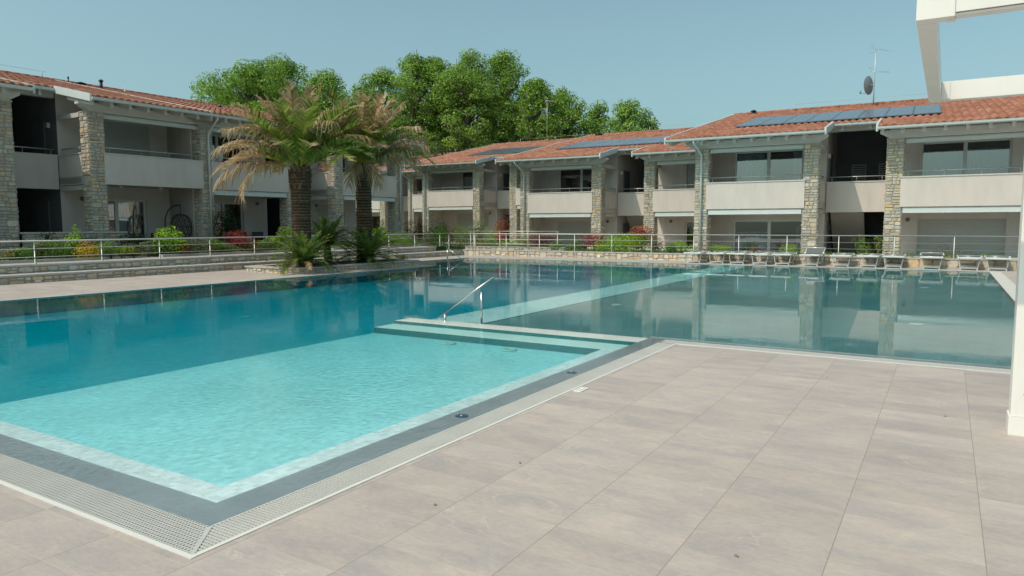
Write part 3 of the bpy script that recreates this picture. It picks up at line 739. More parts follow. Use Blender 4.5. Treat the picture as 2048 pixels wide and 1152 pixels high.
def roller(house, x0, x1, z0, z1, y):
    mb = MB(); z = z0
    while z < z1 - .001:
        e = min(z + .055, z1); mb.prism([(y + .012, z), (y, z + .008), (y, e - .012), (y + .012, e), (y + .03, e), (y + .03, z)], x0 + .03, x1 - .03); z = e
    mb.box(x0, x0 + .03, y - .015, y + .05, z0, z1); mb.box(x1 - .03, x1, y - .015, y + .05, z0, z1)
    mb.build('roller_shutter', M['shutter'], house)

def lamp(house, x, y, z, nrm='y', s=1):
    mb = MB()
    if nrm == 'y': mb.box(x - .05, x + .05, y - .10, y - .002, z - .09, z + .09)
    else: mb.box(x + (.002 if s > 0 else -.10), x + (.10 if s > 0 else -.002), y - .05, y + .05, z - .09, z + .09)
    mb.build('wall_lamp', M['lamp'], house)

def house(name, label, az, p, q, zf, flip=1, units=(1, 1), xr=12.07, x_roof=(-1.0, 13.0), openings=(), skip_first_pillar=False, solar=None, pipes=(0,), side_wall_right=False, extra=None, left_wall=True, roofseed=0, lifeline=None, back_end=None, low_awning=True):
    if flip > 0: rot = math.atan2(-math.cos(rad(az)), -math.sin(rad(az)))     # x runs against the azimuth, y along +q
    else: rot = math.atan2(math.cos(rad(az)), math.sin(rad(az)))
    h = thing(name, label, 'house', unfr(az, p, q, zf), rot, 'two-storey terraced houses round the pool')
    xe = min(xr, 12.07); be = back_end if back_end is not None else xe
    wl = MB()
    ho = {0: [], 1: []}
    for k in openings: ho[0].append((k['x0'], k['x1'], k['z0'], k['z1']))
    LU, RU = (.0 if left_wall else .0, 4.9), (7.2, be)
    for a, c in ((0, 4.9), (7.2, be)):
        hh = [t for t in ho[0] if t[0] >= a - .01 and t[1] <= c + 1.5]
        hh = [(max(t[0], a), min(t[1], c), t[2], t[3]) for t in hh if t[0] < c]
        holed(wl, a, c, -.3, rz_(YR), YR, hh)
    # recess: side walls, back, floor
    for xs_, s_ in ((4.9, 1), (7.2, -1)):
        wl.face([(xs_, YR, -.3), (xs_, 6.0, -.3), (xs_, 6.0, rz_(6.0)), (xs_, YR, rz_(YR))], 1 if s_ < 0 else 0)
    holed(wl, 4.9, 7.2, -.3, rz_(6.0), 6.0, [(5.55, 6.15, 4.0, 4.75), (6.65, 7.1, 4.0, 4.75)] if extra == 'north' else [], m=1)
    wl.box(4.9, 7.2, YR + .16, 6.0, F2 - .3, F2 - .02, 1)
    # gable sides, party wall of the balconies, rear
    wl.face([(0, .57, -.3), (0, 12, -.3), (0, 12, rz_(11.4)), (0, .57, rz_(.57))], 0)
    wl.box(-.0, .16, .56, YR, -.3, rz_(.56) - .02, 0)
    wl.face([(be, YR, -.3), (be, 14, -.3), (be, 14, rz_(11.4)), (be, YR, rz_(YR))], 0)
    if side_wall_right: wl.box(xe - .16, xe, .57, YR, -.3, rz_(.56) - .02, 0)
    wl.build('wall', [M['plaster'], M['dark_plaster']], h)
    # floor slabs with ceilings, sloped soffit comes with the roof
    sl = MB()
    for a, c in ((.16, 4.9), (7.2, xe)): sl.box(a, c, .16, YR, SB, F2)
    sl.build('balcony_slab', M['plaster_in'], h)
    tf = MB(); tf.box(.16, xe, -.1, YR, -.6, .80 if zf < 0 else .14); tf.build('terrace_floor', M['cap'], h)
    # pillars
    ids = [i for i in range(4) if PX[i][1] <= xe + .6 and not (i == 0 and skip_first_pillar) and PX[i][0] < xe - .3]
    for i in ids: link('stone_pillar', pillar_mesh(i % 3 + roofseed % 2), h, (PX[i][0], 0, 0))
    # parapets
    def para(x0, x1, y0, y1, zb, nm='parapet'):
        m_ = MB(); m_.box(x0, x1, y0, y1, zb, PT - .045); o_ = m_.build(nm, M['plaster'], h)
        m_ = MB(); m_.box(x0 - .025, x1 + .025, y0 - .025, y1 + .025, PT - .045, PT); m_.build('coping', M['cap'], o_); return o_
    para(.50, 4.38, -.04, .12, SB - .03); rail_part(h, [(.62, .04), (4.28, .04)], PT + .19)
    if xe > 8.2: para(7.70, min(11.58, xe), -.04, .12, SB - .03); rail_part(h, [(7.82, .04), (min(11.45, xe), .04)], PT + .19)
    para(4.93, 7.17, YR, YR + .14, 2.52); rail_part(h, [(5.0, YR + .07), (7.1, YR + .07)], PT + .19)
    para(4.76, 4.9, .56, YR - .03, SB - .03); rail_part(h, [(4.83, .66), (4.83, YR - .1)], PT + .19)
    para(7.2, 7.34, .56, YR - .03, SB - .03); rail_part(h, [(7.27, .66), (7.27, YR - .1)], PT + .19)
    # eave beams on the pillars with bevelled ends
    for a, c in ((-.45, 5.15), (6.95, min(12.5, xe + .45))):
        m_ = MB(); z0, z1 = PH + .03, PH + .33; n = len(m_.v)
        pr = [(a, z1), (a, z1 - .08), (a + .35, z0), (c - .35, z0), (c, z1 - .08), (c, z1)]
        m_.v.extend([(x, .02, z) for x, z in pr] + [(x, .30, z) for x, z in pr]); k = len(pr)
        m_.idx([n + i for i in range(k)]); m_.idx([n + k + i for i in reversed(range(k))])
        for i in range(k):
            j = (i + 1) % k; m_.idx((n + j, n + i, n + k + i, n + k + j))
        m_.build('eave_beam', M['wood_white'], h)
    m_ = MB(); m_.box(4.93, 7.17, YR + .02, YR + .26, rz_(YR) - .34, rz_(YR) - .03); m_.build('eave_beam', M['wood_white'], h)
    # roof, rafters, gutters
    x0r, x1r = x_roof
    segs = [(x0r, 5.12, -.9), (5.12, 6.93, 1.55)]
    if x1r > 7: segs.append((6.93, x1r, -.9))
    link('roof', cached(('roof', x_roof), lambda: roof_mesh(segs)), h)
    rm = cached('rafter', lambda: raf())
    xs_ = [x for x in frange(x0r + .12, 5.0, .66)] + ([x for x in frange(7.05, x1r - .1, .66)] if x1r > 7 else [])
    for x in xs_: link('rafter', rm, h, (x, 0, 0))
    for x in (5.5, 6.5): link('rafter', rm, h, (x, 2.42, 2.42 * SL))
    gz = EZ - .01
    for nm, a, c, y, z in (('gutter', x0r - .02, 5.14, -.96, gz), ('gutter', 5.2, 6.9, 1.49, rz_(1.55) - .01), ('gutter', 6.9, x1r + .02, -.96, gz)):
        if c <= a: continue
        m_ = MB(); pr = [(y - .065 * math.cos(t), z - .075 * math.sin(t)) for t in [math.pi * i / 8 for i in range(9)]]
        pr2 = [(yy, zz) for yy, zz in pr] + [(y + .072, z + .03), (y + .055, z + .03), (y + .055, z), (y - .052, z), (y - .06, z + .03), (y - .075, z + .03)]
        m_.prism(pr2, a, c); m_.build(nm, M['white_metal'], h)
    vb = MB()      # verge boards up the roof edges and both sides of the recess
    def verge(x, ya, yb, w=.035):
        n = len(vb.v)
        for xx in (x - w, x + w):
            vb.v.extend([(xx, ya, rz_(ya) - .13), (xx, yb, rz_(yb) - .13), (xx, yb, rz_(yb) + .13), (xx, ya, rz_(ya) + .13)])
        for f_ in ((0, 1, 2, 3), (7, 6, 5, 4), (0, 4, 5, 1), (2, 6, 7, 3), (1, 5, 6, 2), (3, 7, 4, 0)): vb.idx([n + i for i in f_])
    verge(x0r - .03, -.93, RY); verge(5.16, -.93, 1.5); verge(6.89, -.93, 1.5); verge(x1r + .03, -.93, RY)
    vb.build('verge_board', M['white_metal'], h)
    # downpipes
    for i in pipes:
        x = PX[i][0] + (.30 if i == 0 else .32) if PX[i][1] <= xe + .7 else None
        if x is None: continue
        m_ = MB(); m_.tube([(x - .12, -.95, EZ - .06), (x - .12, -.93, EZ - .16), (x, -.16, PH - .22), (x, -.10, PH - .40), (x, -.10, .0)], .042, 8); m_.build('downpipe', M['white_metal'], h)
    # awning cassettes
    for a, c in ((.6, 4.28), (7.8, min(11.48, xe))):
        if c - a < 1: continue
        for z0, z1, y in ((SB - .235, SB - .05, .0), (PH - .145, PH + .012, .14))[0 if low_awning else 1:]:
            m_ = MB(); m_.prism([(y, z0), (y + .16, z0), (y + .16, z1), (y + .03, z1), (y, z1 - .05)], a, c); m_.box(a, c, y - .012, y + .02, z0 - .02, z0 + .004); m_.build('awning', M['white_metal'], h)
    for a, y0_, y1_ in ((4.74, .6, YR - .05), (7.2, .6, YR - .05)):
        for z0 in (SB - .235, PH - .14):
            m_ = MB(); m_.box(a, a + .16, y0_, y1_, z0, z0 + .16); m_.build('awning', M['cap'], h)
    # openings
    for k in openings:
        x0, x1, z0, z1 = k['x0'], min(k['x1'], be), k['z0'], k['z1']
        if k['t'] == 'w': pane_window(h, x0, x1, z0, z1, YR + .10, k.get('leaves', 2), k.get('curtain'), blind=k.get('blind', False))
        else: roller(h, x0, x1, z0, z1, YR + .09)
    # recess doors and lamps
    for xs, s in ((4.9, 1), (7.2, -1)):
        for z0 in (.0, F2):
            m_ = MB(); a, c = (xs + .002, xs + .05) if s > 0 else (xs - .05, xs - .002)
            m_.box(a, c, 3.1, 4.0, z0, z0 + 2.1); d_ = m_.build('door', M['door'], h)
            m_ = MB(); m_.box(a - (.03 if s < 0 else -.03), c + (.03 if s > 0 else -.03), 3.85, 3.9, z0 + 1.0, z0 + 1.04); m_.build('handle', M['chrome'], d_)
        lamp(h, xs, 2.75, F2 + 1.95, 'x', s)
    if extra != 'west':
        st = MB(); q8 = [(5.0, YR + 1.1, 2.5), (6.3, YR + 1.1, 2.5), (6.3, 5.8, .15), (5.0, 5.8, .15)]; n = len(st.v)
        st.v.extend(q8 + [(x, y, z + .18) for x, y, z in q8])
        for f_ in ((3, 2, 1, 0), (4, 5, 6, 7), (0, 1, 5, 4), (1, 2, 6, 5), (2, 3, 7, 6), (3, 0, 4, 7)): st.idx([n + i for i in f_])
        st.build('stair', M['plaster'], h)
    for x in (1.6, 3.2, 8.8, 10.4):
        if x < xe - .3: m_ = MB(); m_.box(x - .06, x + .06, 1.0, 1.12, SB - .085, SB - .001); m_.build('ceiling_lamp', M['lamp'], h)
    for x in (4.35, 7.95):
        m_ = MB(); m_.tube([(x, YR - .03, 2.2), (x, YR - .001, 2.2)], .085, 14); m_.build('wall_vent', M['door'], h)
    if extra == 'north':
        for a, c in ((5.55, 6.15), (6.65, 7.1)):
            m_ = MB(); m_.box(a, c, 6.06, 6.1, 4.0, 4.05); m_.box(a, c, 6.06, 6.1, 4.7, 4.75); m_.box(a, a + .05, 6.06, 6.1, 4.05, 4.7); m_.box(c - .05, c, 6.06, 6.1, 4.05, 4.7)
            w_ = m_.build('window', M['shutter'], h)
            m_ = MB(); z = 4.08
            while z < 4.68: m_.box(a + .05, c - .05, 6.07, 6.09, z, z + .06); z += .1
            m_.build('louvre', M['shutter'], w_)
            m_ = MB(); m_.box(a - .02, c + .02, 6.2, 6.25, 3.95, 4.8); m_.build('room', M['dark'], w_)
    # solar panels
    if solar:
        xa, n, w_, ya, yb = solar
        sm = cached(('sol', w_, ya, yb), lambda: solar_mesh(w_, ya, yb))
        for i in range(n): link('solar_panel', sm, h, (xa + i * (w_ + .008), 0, 0))
    if lifeline:
        a, c = lifeline; m_ = MB(); y = RY - .25; z = rz_(y) + .09
        for x in frange(a, c + .1, 3.2): m_.tube([(x, y, z - .05), (x, y, z + .34)], .018, 6)
        m_.tube([(a, y, z + .33), (c, y, z + .33)], .006, 5); m_.build('roof_lifeline', M['steel'], h)
    return h

def frange(a, b_, s):
    out = []
    while a < b_: out.append(a); a += s
    return out
def raf():
    m_ = MB(); n = len(m_.v); w = .055
    for xx in (-w, w):
        m_.v.extend([(xx, -.70, rz_(-.70) - .265), (xx, .9, rz_(.9) - .265), (xx, .9, rz_(.9) - .012), (xx, -.70, rz_(-.70) - .012)])
    for f_ in ((0, 1, 2, 3), (7, 6, 5, 4), (0, 4, 5, 1), (2, 6, 7, 3), (1, 5, 6, 2), (3, 7, 4, 0)): m_.idx([n + i for i in f_])
    return m_.mesh('rafter', M['wood_white'])
def solar_mesh(w_, ya, yb):
    m_ = MB(); o1 = .14
    def sl_(y, d): return rz_(y) + d
    n = len(m_.v)
    for d in (.13, .165): m_.v.extend([(0, ya, sl_(ya, d)), (w_, ya, sl_(ya, d)), (w_, yb, sl_(yb, d)), (0, yb, sl_(yb, d))])
    for f_ in ((3, 2, 1, 0), (0, 1, 5, 4), (1, 2, 6, 5), (2, 3, 7, 6), (3, 0, 4, 7)): m_.idx([n + i for i in f_], 1)
    m_.idx([n + 4, n + 5, n + 6, n + 7], 1)
    e = .025; m_.face([(e, ya + e, sl_(ya + e, .167)), (w_ - e, ya + e, sl_(ya + e, .167)), (w_ - e, (ya + yb) / 2 - .01, sl_((ya + yb) / 2 - .01, .167)), (e, (ya + yb) / 2 - .01, sl_((ya + yb) / 2 - .01, .167))], 0)
    yb2 = (ya + yb) / 2 + .01
    m_.face([(e, yb2, sl_(yb2, .167)), (w_ - e, yb2, sl_(yb2, .167)), (w_ - e, yb - e, sl_(yb - e, .167)), (e, yb - e, sl_(yb - e, .167))], 0)
    return m_.mesh('solar_panel', [M['solar'], M['solar_frame']])

U1, U2 = F2 + .02, F2 + 2.27
def win(x0, x1, up, t='w', **k): return dict(x0=x0, x1=x1, z0=(U1 if up else .02), z1=(U2 if up else 2.22), t=t, **k)
CUR = (.35, .42, .48)
# north row, nearest first
house('terraced_house', 'terraced house on the right with two wide curtained upper windows, cut by the photo edge', AR, 8.45, 30.2, -.52,
      openings=[win(1.15, 4.0, True, curtain=[(1.22, 2.35, U2 - .1), (3.55, 3.92, U2 - .1)]), win(8.3, 11.25, True, curtain=[(8.36, 9.75, U2 - .33), (9.8, 11.18, U2 - .33)]),
                win(1.15, 4.2, False, curtain=[(1.25, 2.55, 1.7), (3.75, 4.12, 2.0)]), win(8.3, 11.2, False, 's')],
      solar=(1.15, 8, .965, 2.1, 6.7), extra='north', pipes=(0,), lifeline=(2.2, 12.0), roofseed=0)
house('terraced_house', 'middle terraced house with a closed upper shutter next to the nearer house', AR, 19.5, 34.7, -.52, xr=10.9, x_roof=(-1.0, 10.95),
      openings=[win(1.3, 4.1, True), win(8.75, 10.8, True, 's'), win(1.25, 4.2, False, 's'), win(8.7, 10.8, False, leaves=1)],
      solar=(.9, 8, 1.02, 2.6, 6.2), pipes=(0,), lifeline=(3.6, 10.5), roofseed=1)
house('terraced_house', 'terraced house seen right of the end of the shaded left row, pink flowers in front', AR, 30.95, 40.8, .13, xr=10.9, x_roof=(-1.0, 11.2),
      openings=[win(1.9, 3.9, True, curtain=[(2.6, 3.2, U2 - .1)]), win(8.3, 10.6, True), win(1.5, 4.2, False, 's'), win(8.3, 10.6, False)],
      solar=(2.2, 7, 1.02, 2.6, 6.2), pipes=(0,), lifeline=(1.8, 10.5), roofseed=0)
house('terraced_house', 'farthest terraced house, a sliver with one pillar behind the end of the left row', AR, 42.6, 44.8, .13, xr=11.4, x_roof=(-1.0, 11.6),
      openings=[win(1.3, 4.1, True), win(8.3, 10.9, True), win(1.3, 4.1, False), win(8.3, 10.9, False)],
      solar=(1.0, 9, 1.02, 2.6, 6.2), pipes=(2,), lifeline=(1.0, 10.5), roofseed=1)
# west row
house('terraced_house', 'nearer shaded terraced house of the left row, with an egg chair on its terrace', AB, 5.85, -26.2, .33, flip=-1, x_roof=(-1.0, 11.43),
      openings=[win(1.15, 4.0, True), win(8.1, 10.7, True, 's'), win(1.15, 4.0, False), win(8.1, 10.45, False, leaves=2, curtain=[(9.1, 10.35, 2.12)], blind=False)],
      pipes=(3,), extra='west', lifeline=(-2, 11), roofseed=0, low_awning=False)
house('terraced_house', 'farther shaded terraced house of the left row, partly hidden by the palms', AB, 17.3, -26.2, .33, flip=-1, x_roof=(0.02, 12.75), skip_first_pillar=True,
      openings=[win(1.0, 3.8, True), win(8.1, 10.2, True), win(1.6, 3.6, False, leaves=2), win(7.9, 9.9, False, 's')],
      pipes=(3,), extra='west', back_end=10.75, roofseed=1)
# ---------------------------------------------------------------- planting
def mixc(a, b_, t): return tuple(a[i] + (b_[i] - a[i]) * t for i in range(3))
def rvec(rr):
    while True:
        v = Vector((rr.uniform(-1, 1), rr.uniform(-1, 1), rr.uniform(-1, 1)))
        if .05 < v.length < 1: return v
def leaf_quad(mb, p, n, up, L, W, c):
    t = n.cross(up)
    if t.length < .01: t = n.cross(Vector((1, 0, 0)))
    t.normalize(); b_ = t.cross(n).normalized()
    k = len(mb.v); a = p - b_ * L * .5; e = p + b_ * L * .5; m_ = p + n * L * .10
    mb.v.extend([tuple(a), tuple(m_ + t * W * .5), tuple(e), tuple(m_ - t * W * .5)])
    mb.idx((k, k + 1, k + 2, k + 3), 0, c)

def shrub(label, cat, pos, w, h, cols, rr, n=420, leaf=.06, aspect=.5, name='shrub', group=None, lumps=7, spiky=False, stems=4, tip=None, depth=None):
    root = thing(name, label, cat, pos, rr.uniform(0, 6.28), group)
    mb = MB(); rx, ry = w / 2, (depth or w) / 2
    L = []
    for i in range(lumps):
        a = rr.uniform(0, 6.28); d = math.sqrt(rr.random()) * .62
        hh = rr.uniform(.34, .86) * (1 - .3 * d)
        L.append((Vector((math.cos(a) * d * rx, math.sin(a) * d * ry, hh * h)), Vector((rx * rr.uniform(.40, .64), ry * rr.uniform(.40, .64), h * rr.uniform(.24, .38)))))
    for i in range(n):
        c, s = rr.choice(L); v = rvec(rr); v = v.normalized() * (v.length ** .35)
        p = c + Vector((v.x * s.x, v.y * s.y, v.z * s.z))
        if p.z < .02: p.z = rr.uniform(.02, .1)
        nrm = (v + Vector((0, 0, .5)) + rvec(rr) * .8).normalized()
        k = cols[int(rr.random() ** 1.0 * len(cols)) % len(cols)]; br = rr.uniform(.7, 1.25)
        if tip and p.z > h * .72 and rr.random() < .7: k = tip
        sz = leaf * rr.uniform(.7, 1.35)
        leaf_quad(mb, p, nrm, Vector((v.x, v.y, .6)) if spiky else rvec(rr), sz * (1.6 if spiky else 1), sz * (aspect * (.6 if spiky else 1)), (k[0] * br, k[1] * br, k[2] * br))
    mb.build('foliage', M['leaf'], root)
    sm = MB()
    for i in range(stems):
        c, s = L[i % len(L)]; sm.tube([(c.x * .15, c.y * .15, -.05), (c.x * .5, c.y * .5, c.z * .5), tuple(c)], [.016, .012, .006], 5)
    sm.build('stem', M['bark'], root)
    return root

def blades(label, cat, pos, n, L, cols, rr, w=.03, name='spiky_plant', group=None, spread=.9):
    root = thing(name, label, cat, pos, 0, group); mb = MB()
    for i in range(n):
        a = rr.uniform(0, 6.28); e = rad(rr.uniform(88 - 70 * spread, 88)); l = L * rr.uniform(.7, 1.1); d = Vector((math.cos(a) * math.cos(e), math.sin(a) * math.cos(e), math.sin(e)))
        s = Vector((-math.sin(a), math.cos(a), 0)) * w * .5; k = rr.choice(cols); p = Vector((rr.uniform(-.05, .05), rr.uniform(-.05, .05), 0)); prev = None
        for j in range(5):
            t = j / 4; q = p + d * l * t + Vector((0, 0, -.28 * l * t * t * math.cos(e))); ww = 1 - t * .92
            cur = (q - s * ww, q + s * ww)
            if prev: mb.face([prev[0], prev[1], cur[1], cur[0]], 0, tuple(x * (.8 + .4 * t) for x in k))
            prev = cur
    mb.build('leaves', M['leaf'], root); 
    x = MB(); x.lathe(0, 0, [(.05, -.03), (.06, .03), (.03, .08)], 8); x.build('stem', M['bark'], root)
    return root

def frond(mb, base, az, e0, L, bend, rr, cols, brown, ll=.5, pairs=40, vee=.45, sag=.25, twist=0.0, start=.16, rw=.028, curl=1.35, lwid=.034):
    """one feather leaf: rachis arc plus folded leaflets; brown = fraction from the tip that is dry"""
    N = 18; pts = [Vector(base)]; dirs = []
    h = Vector((math.cos(az), math.sin(az), 0)); side0 = Vector((-math.sin(az), math.cos(az), 0))
    for i in range(N):
        t = (i + .5) / N; e = e0 - bend * t ** curl
        d = h * math.cos(e) + Vector((0, 0, 1)) * math.sin(e) + side0 * twist * t; d.normalize(); dirs.append(d); pts.append(pts[-1] + d * (L / N))
    green, dry = cols
    def colr(t, jit):
        k = 1 if t > 1 - brown + jit else 0
        c = rr.choice(dry) if k else rr.choice(green); br = rr.uniform(.78, 1.2); return (c[0] * br, c[1] * br, c[2] * br)
    # rachis
    for i in range(N):
        t = i / N; wd = rw * (1 - .85 * t); s = dirs[i].cross(Vector((0, 0, 1))); s = s.normalized() if s.length > .05 else side0
        s2 = dirs[min(i + 1, N - 1)].cross(Vector((0, 0, 1))); s2 = s2.normalized() if s2.length > .05 else side0
        up = s.cross(dirs[i]).normalized() * wd * .5
        c = mixc((.26, .26, .05), (.38, .24, .09), min(1, max(0, (t - (1 - brown)) * 3 + .1)))
        mb.face([pts[i] - s * wd, pts[i] + up, pts[i + 1] + up, pts[i + 1] - s2 * wd * .9], 0, c); mb.face([pts[i] + up, pts[i] + s * wd, pts[i + 1] + s2 * wd * .9, pts[i + 1] + up], 0, c)
    for i in range(pairs):
        t = start + (1 - start) * (i + rr.uniform(0, .6)) / pairs; f_ = t * N; j = min(int(f_), N - 1)
        p = pts[j].lerp(pts[j + 1], f_ - j); d = dirs[j]; s = d.cross(Vector((0, 0, 1))); s = s.normalized() if s.length > .05 else side0
        up = s.cross(d).normalized(); l = ll * (math.sin(math.pi * (.12 + .80 * (t - start) / (1 - start))) ** .6)
        for sg in (-1, 1):
            if rr.random() < .06: continue
            fw_ = rr.uniform(.45, .85) + .5 * t; v = (s * sg + d * fw_ + up * (vee + rr.uniform(-.18, .18))).normalized()
            lw = lwid * rr.uniform(.8, 1.3); c = colr(t, rr.uniform(-.12, .12)); lj = l * rr.uniform(.8, 1.12)
            dryb = t > 1 - brown
            sg_ = sag * (1.7 if dryb else 1) * rr.uniform(.5, 1.5)
            m_ = p + v * lj * .55 + Vector((0, 0, -sg_ * lj * .18)); e_ = p + v * lj * .95 + Vector((0, 0, -sg_ * lj * .75))
            wv = d * lw
            k = len(mb.v); mb.v.extend([tuple(p - wv), tuple(p + wv), tuple(m_ + wv * .8), tuple(m_ - wv * .8), tuple(e_ + wv * .15), tuple(e_ - wv * .15)])
            mb.idx((k, k + 1, k + 2, k + 3), 0, c); mb.idx((k + 3, k + 2, k + 4, k + 5), 0, c)
    return pts

GREENP = [(.12, .17, .028), (.145, .195, .032), (.095, .14, .026), (.21, .23, .045), (.065, .105, .024)]
YELP = [(.30, .29, .04), (.22, .24, .04)]
DRYP = [(.275, .19, .108), (.325, .238, .143), (.20, .136, .072), (.25, .172, .092), (.375, .295, .195)]
def palm(label, pos, hz, r0, rr, fronds):
    root = thing('palm_tree', label, 'palm tree', pos, 0, 'palms in the stone planter')
    tb = MB(); nr, ns = 96, 40; zz = hz
    rows = 34
    for i in range(nr + 1):
        z = zz * i / nr; f_ = z / zz
        r = r0 * (1.06 - .10 * min(1, f_ * 3) + (.20 * max(0, (f_ - .76) / .24)))
        for j in range(ns):
            a = 2 * math.pi * j / ns; row = f_ * rows; k = int(row); ph = (a / (2 * math.pi) * 11 + (k % 2) * .5) % 1.0
            sc_ = (1 - (row - k)) * (1 - abs(ph - .5) * 1.1)
            rr_ = r + .045 * sc_ + .012 * mnoise.noise(Vector((a * 3, z * 9, pos[0]))) - .012
            tb.v.append((rr_ * math.cos(a), rr_ * math.sin(a), z))
    for i in range(nr):
        for j in range(ns):
            f_ = i / nr; row = f_ * rows; k = int(row); sc_ = row - k
            c = mixc((.16, .098, .054), (.035, .021, .013), min(1, sc_ * 1.25)); c = mixc(c, (.085, .035, .022), max(0, (f_ - .76) / .24) * .8)
            b_ = rr.uniform(.7, 1.3); j2 = (j + 1) % ns
            tb.idx((i * ns + j, i * ns + j2, (i + 1) * ns + j2, (i + 1) * ns + j), 0, tuple(x * b_ for x in c))
    tb.build('trunk', M['palm_bark'], root)
    bb = MB()
    for i in range(150):
        z = zz * rr.uniform(.80, 1.04); a = rr.uniform(0, 6.283); f_ = z / zz; r = r0 * (1.0 + .16 * max(0, (f_ - .78) / .22)) - .03
        if z > zz: r *= .8
        Mx = Matrix.Translation((r * math.cos(a), r * math.sin(a), z)) @ Matrix.Rotation(a, 4, 'Z') @ Matrix.Rotation(rad(rr.uniform(14, 40)), 4, 'Y')
        c = rr.choice([(.10, .045, .028), (.16, .09, .05), (.075, .035, .024), (.20, .125, .07)]); l = rr.uniform(.10, .2); n = len(bb.v); w_ = rr.uniform(.04, .07)
        for p in [(-.01, -w_, -l * .4), (.035, -w_, -l * .4), (.035, w_, -l * .4), (-.01, w_, -l * .4), (0, -w_ * .35, l * .6), (.02, -w_ * .35, l * .6), (.02, w_ * .35, l * .6), (0, w_ * .35, l * .6)]: bb.v.append(tuple(Mx @ Vector(p)))
        for q in ((0, 3, 2, 1), (4, 5, 6, 7), (0, 1, 5, 4), (1, 2, 6, 5), (2, 3, 7, 6), (3, 0, 4, 7)): bb.idx([n + t for t in q], 0, c)
    bb.build('leaf_bases', M['palm_bark'], root)
    gm, dm = MB(), MB()
    for az, e0, L, bend, br in fronds:
        dryf = br > .8
        b_ = Vector((math.cos(az) * .16, math.sin(az) * .16, zz - .02 + .12 * math.sin(max(0, e0))))
        frond(dm if dryf else gm, b_, az, e0, L, bend, rr, (GREENP + (YELP if rr.random() < .35 else []), DRYP), br, ll=rr.uniform(.46, .56), pairs=36, sag=.22 if not dryf else .7, vee=.55 if not dryf else .25, twist=rr.uniform(-.12, .12))
    gm.build('crown', M['leaf'], root); dm.build('dry_fronds', M['leaf'], root)
    return root

rp = random.Random(21)
def fset(rr, n, dryside):
    out = []
    for i in range(n):
        u = (i + .5) / n; az = i * 2.39996 + rr.uniform(-.2, .2)
        e0 = rad(88 - 58 * u ** .9) + rr.uniform(-.08, .08); L = 2.45 + .45 * rr.random()
        bend = rad(26 + 46 * u + rr.uniform(-12, 16))
        cs = math.cos(az - dryside)
        br = max(0, min(.6, .14 + .18 * (1 - u) + .16 * cs + rr.uniform(-.34, .32)))
        out.append((az, e0, L, bend, br))
    return out
WEST = math.pi
f1 = fset(rp, 40, WEST)
for az, e, L, bd, br in ((3.0, 25, 3.0, 78, .95), (2.75, 42, 3.0, 80, .9), (3.9, 22, 2.5, 120, .95), (3.2, 52, 3.05, 95, .9), (4.1, 60, 2.9, 90, .85), (2.5, 55, 2.9, 85, .9),
                         (4.5, 72, 2.7, 60, .85), (.35, 62, 2.9, 95, .9), (5.4, 68, 2.8, 90, .85), (3.6, 30, 2.75, 85, .6)):
    f1.append((az, rad(e), L, rad(bd), br))
for i in range(16): f1.append((i * .39 + .1, rad(rp.uniform(46, 66)), rp.uniform(1.6, 2.1), rad(rp.uniform(15, 50)), rp.uniform(0, .25)))
f2 = fset(rp, 38, 0.0)
for az, e, L, bd, br in ((.0, 38, 2.35, 45, .9), (.3, 48, 2.5, 50, .85), (6.0, 55, 2.6, 55, .9), (.6, 30, 2.2, 50, .85), (5.2, 18, 2.0, 110, .95), (4.6, 20, 1.7, 120, .95), (4.9, 70, 2.7, 45, .85), (5.6, 75, 2.7, 40, .9), (4.2, 66, 2.6, 60, .85)):
    f2.append((az, rad(e), L, rad(bd), br))
for i in range(18): f2.append((i * .35 + .2, rad(rp.uniform(46, 66)), rp.uniform(1.6, 2.1), rad(rp.uniform(15, 45)), rp.uniform(0, .2)))
P1 = on_q(AP, -18.3, 605, 520); P2 = on_q(AP, -18.25, 730, 515)
palm('left and thicker of the two palms, its long dry fronds hanging down to the left', (P1.x, P1.y, .17), 3.12, .318, rp, f1)
palm('right and slimmer of the two palms, with a redder collar under its crown', (P2.x, P2.y, .17), 3.42, .285, rp, f2)

def cycad(label, pos, n, L, rr, trunk=.12, th=.25, low=5):
    root = thing('cycad', label, 'cycad', pos, 0, 'cycads at the feet of the palms')
    t_ = MB(); t_.lathe(0, 0, [(trunk * 1.1, -.06), (trunk * 1.15, th * .3), (trunk, th * .8), (trunk * .5, th + .03)], 12, 0, (.06, .042, .03), False); t_.build('trunk', M['palm_bark'], root)
    mb = MB()
    for i in range(n):
        u = (i + .5) / n; az = i * 2.4 + rr.uniform(-.2, .2); e0 = rad(74 - (74 - low) * u); l = L * rr.uniform(.85, 1.1)
        frond(mb, (0, 0, th), az, e0, l, rad(30 + 30 * u), rr, ([(.05, .10, .025), (.07, .135, .03), (.09, .155, .03), (.035, .07, .022), (.15, .18, .03)], DRYP), .0 if rr.random() < .9 else .5, ll=.20, pairs=36, vee=.3, sag=.1, start=.10, rw=.016, lwid=.017)
    mb.build('crown', M['leaf'], root); return root
rc = random.Random(5)
for (x, y, q, n, L, th, lb) in ((607, 529, -17.35, 52, 1.2, .15, 'cycad with bright green fronds in front of the left palm'), (656, 520, -18.6, 46, 1.25, .62, 'cycad on a short dark trunk between the two palms'), (737, 520, -17.55, 54, 1.3, .16, 'dark green cycad in front of the right palm')):
    P_ = on_q(AP, q, x, y); cycad(lb, (P_.x, P_.y, .17), n, L, rc, .12, th)
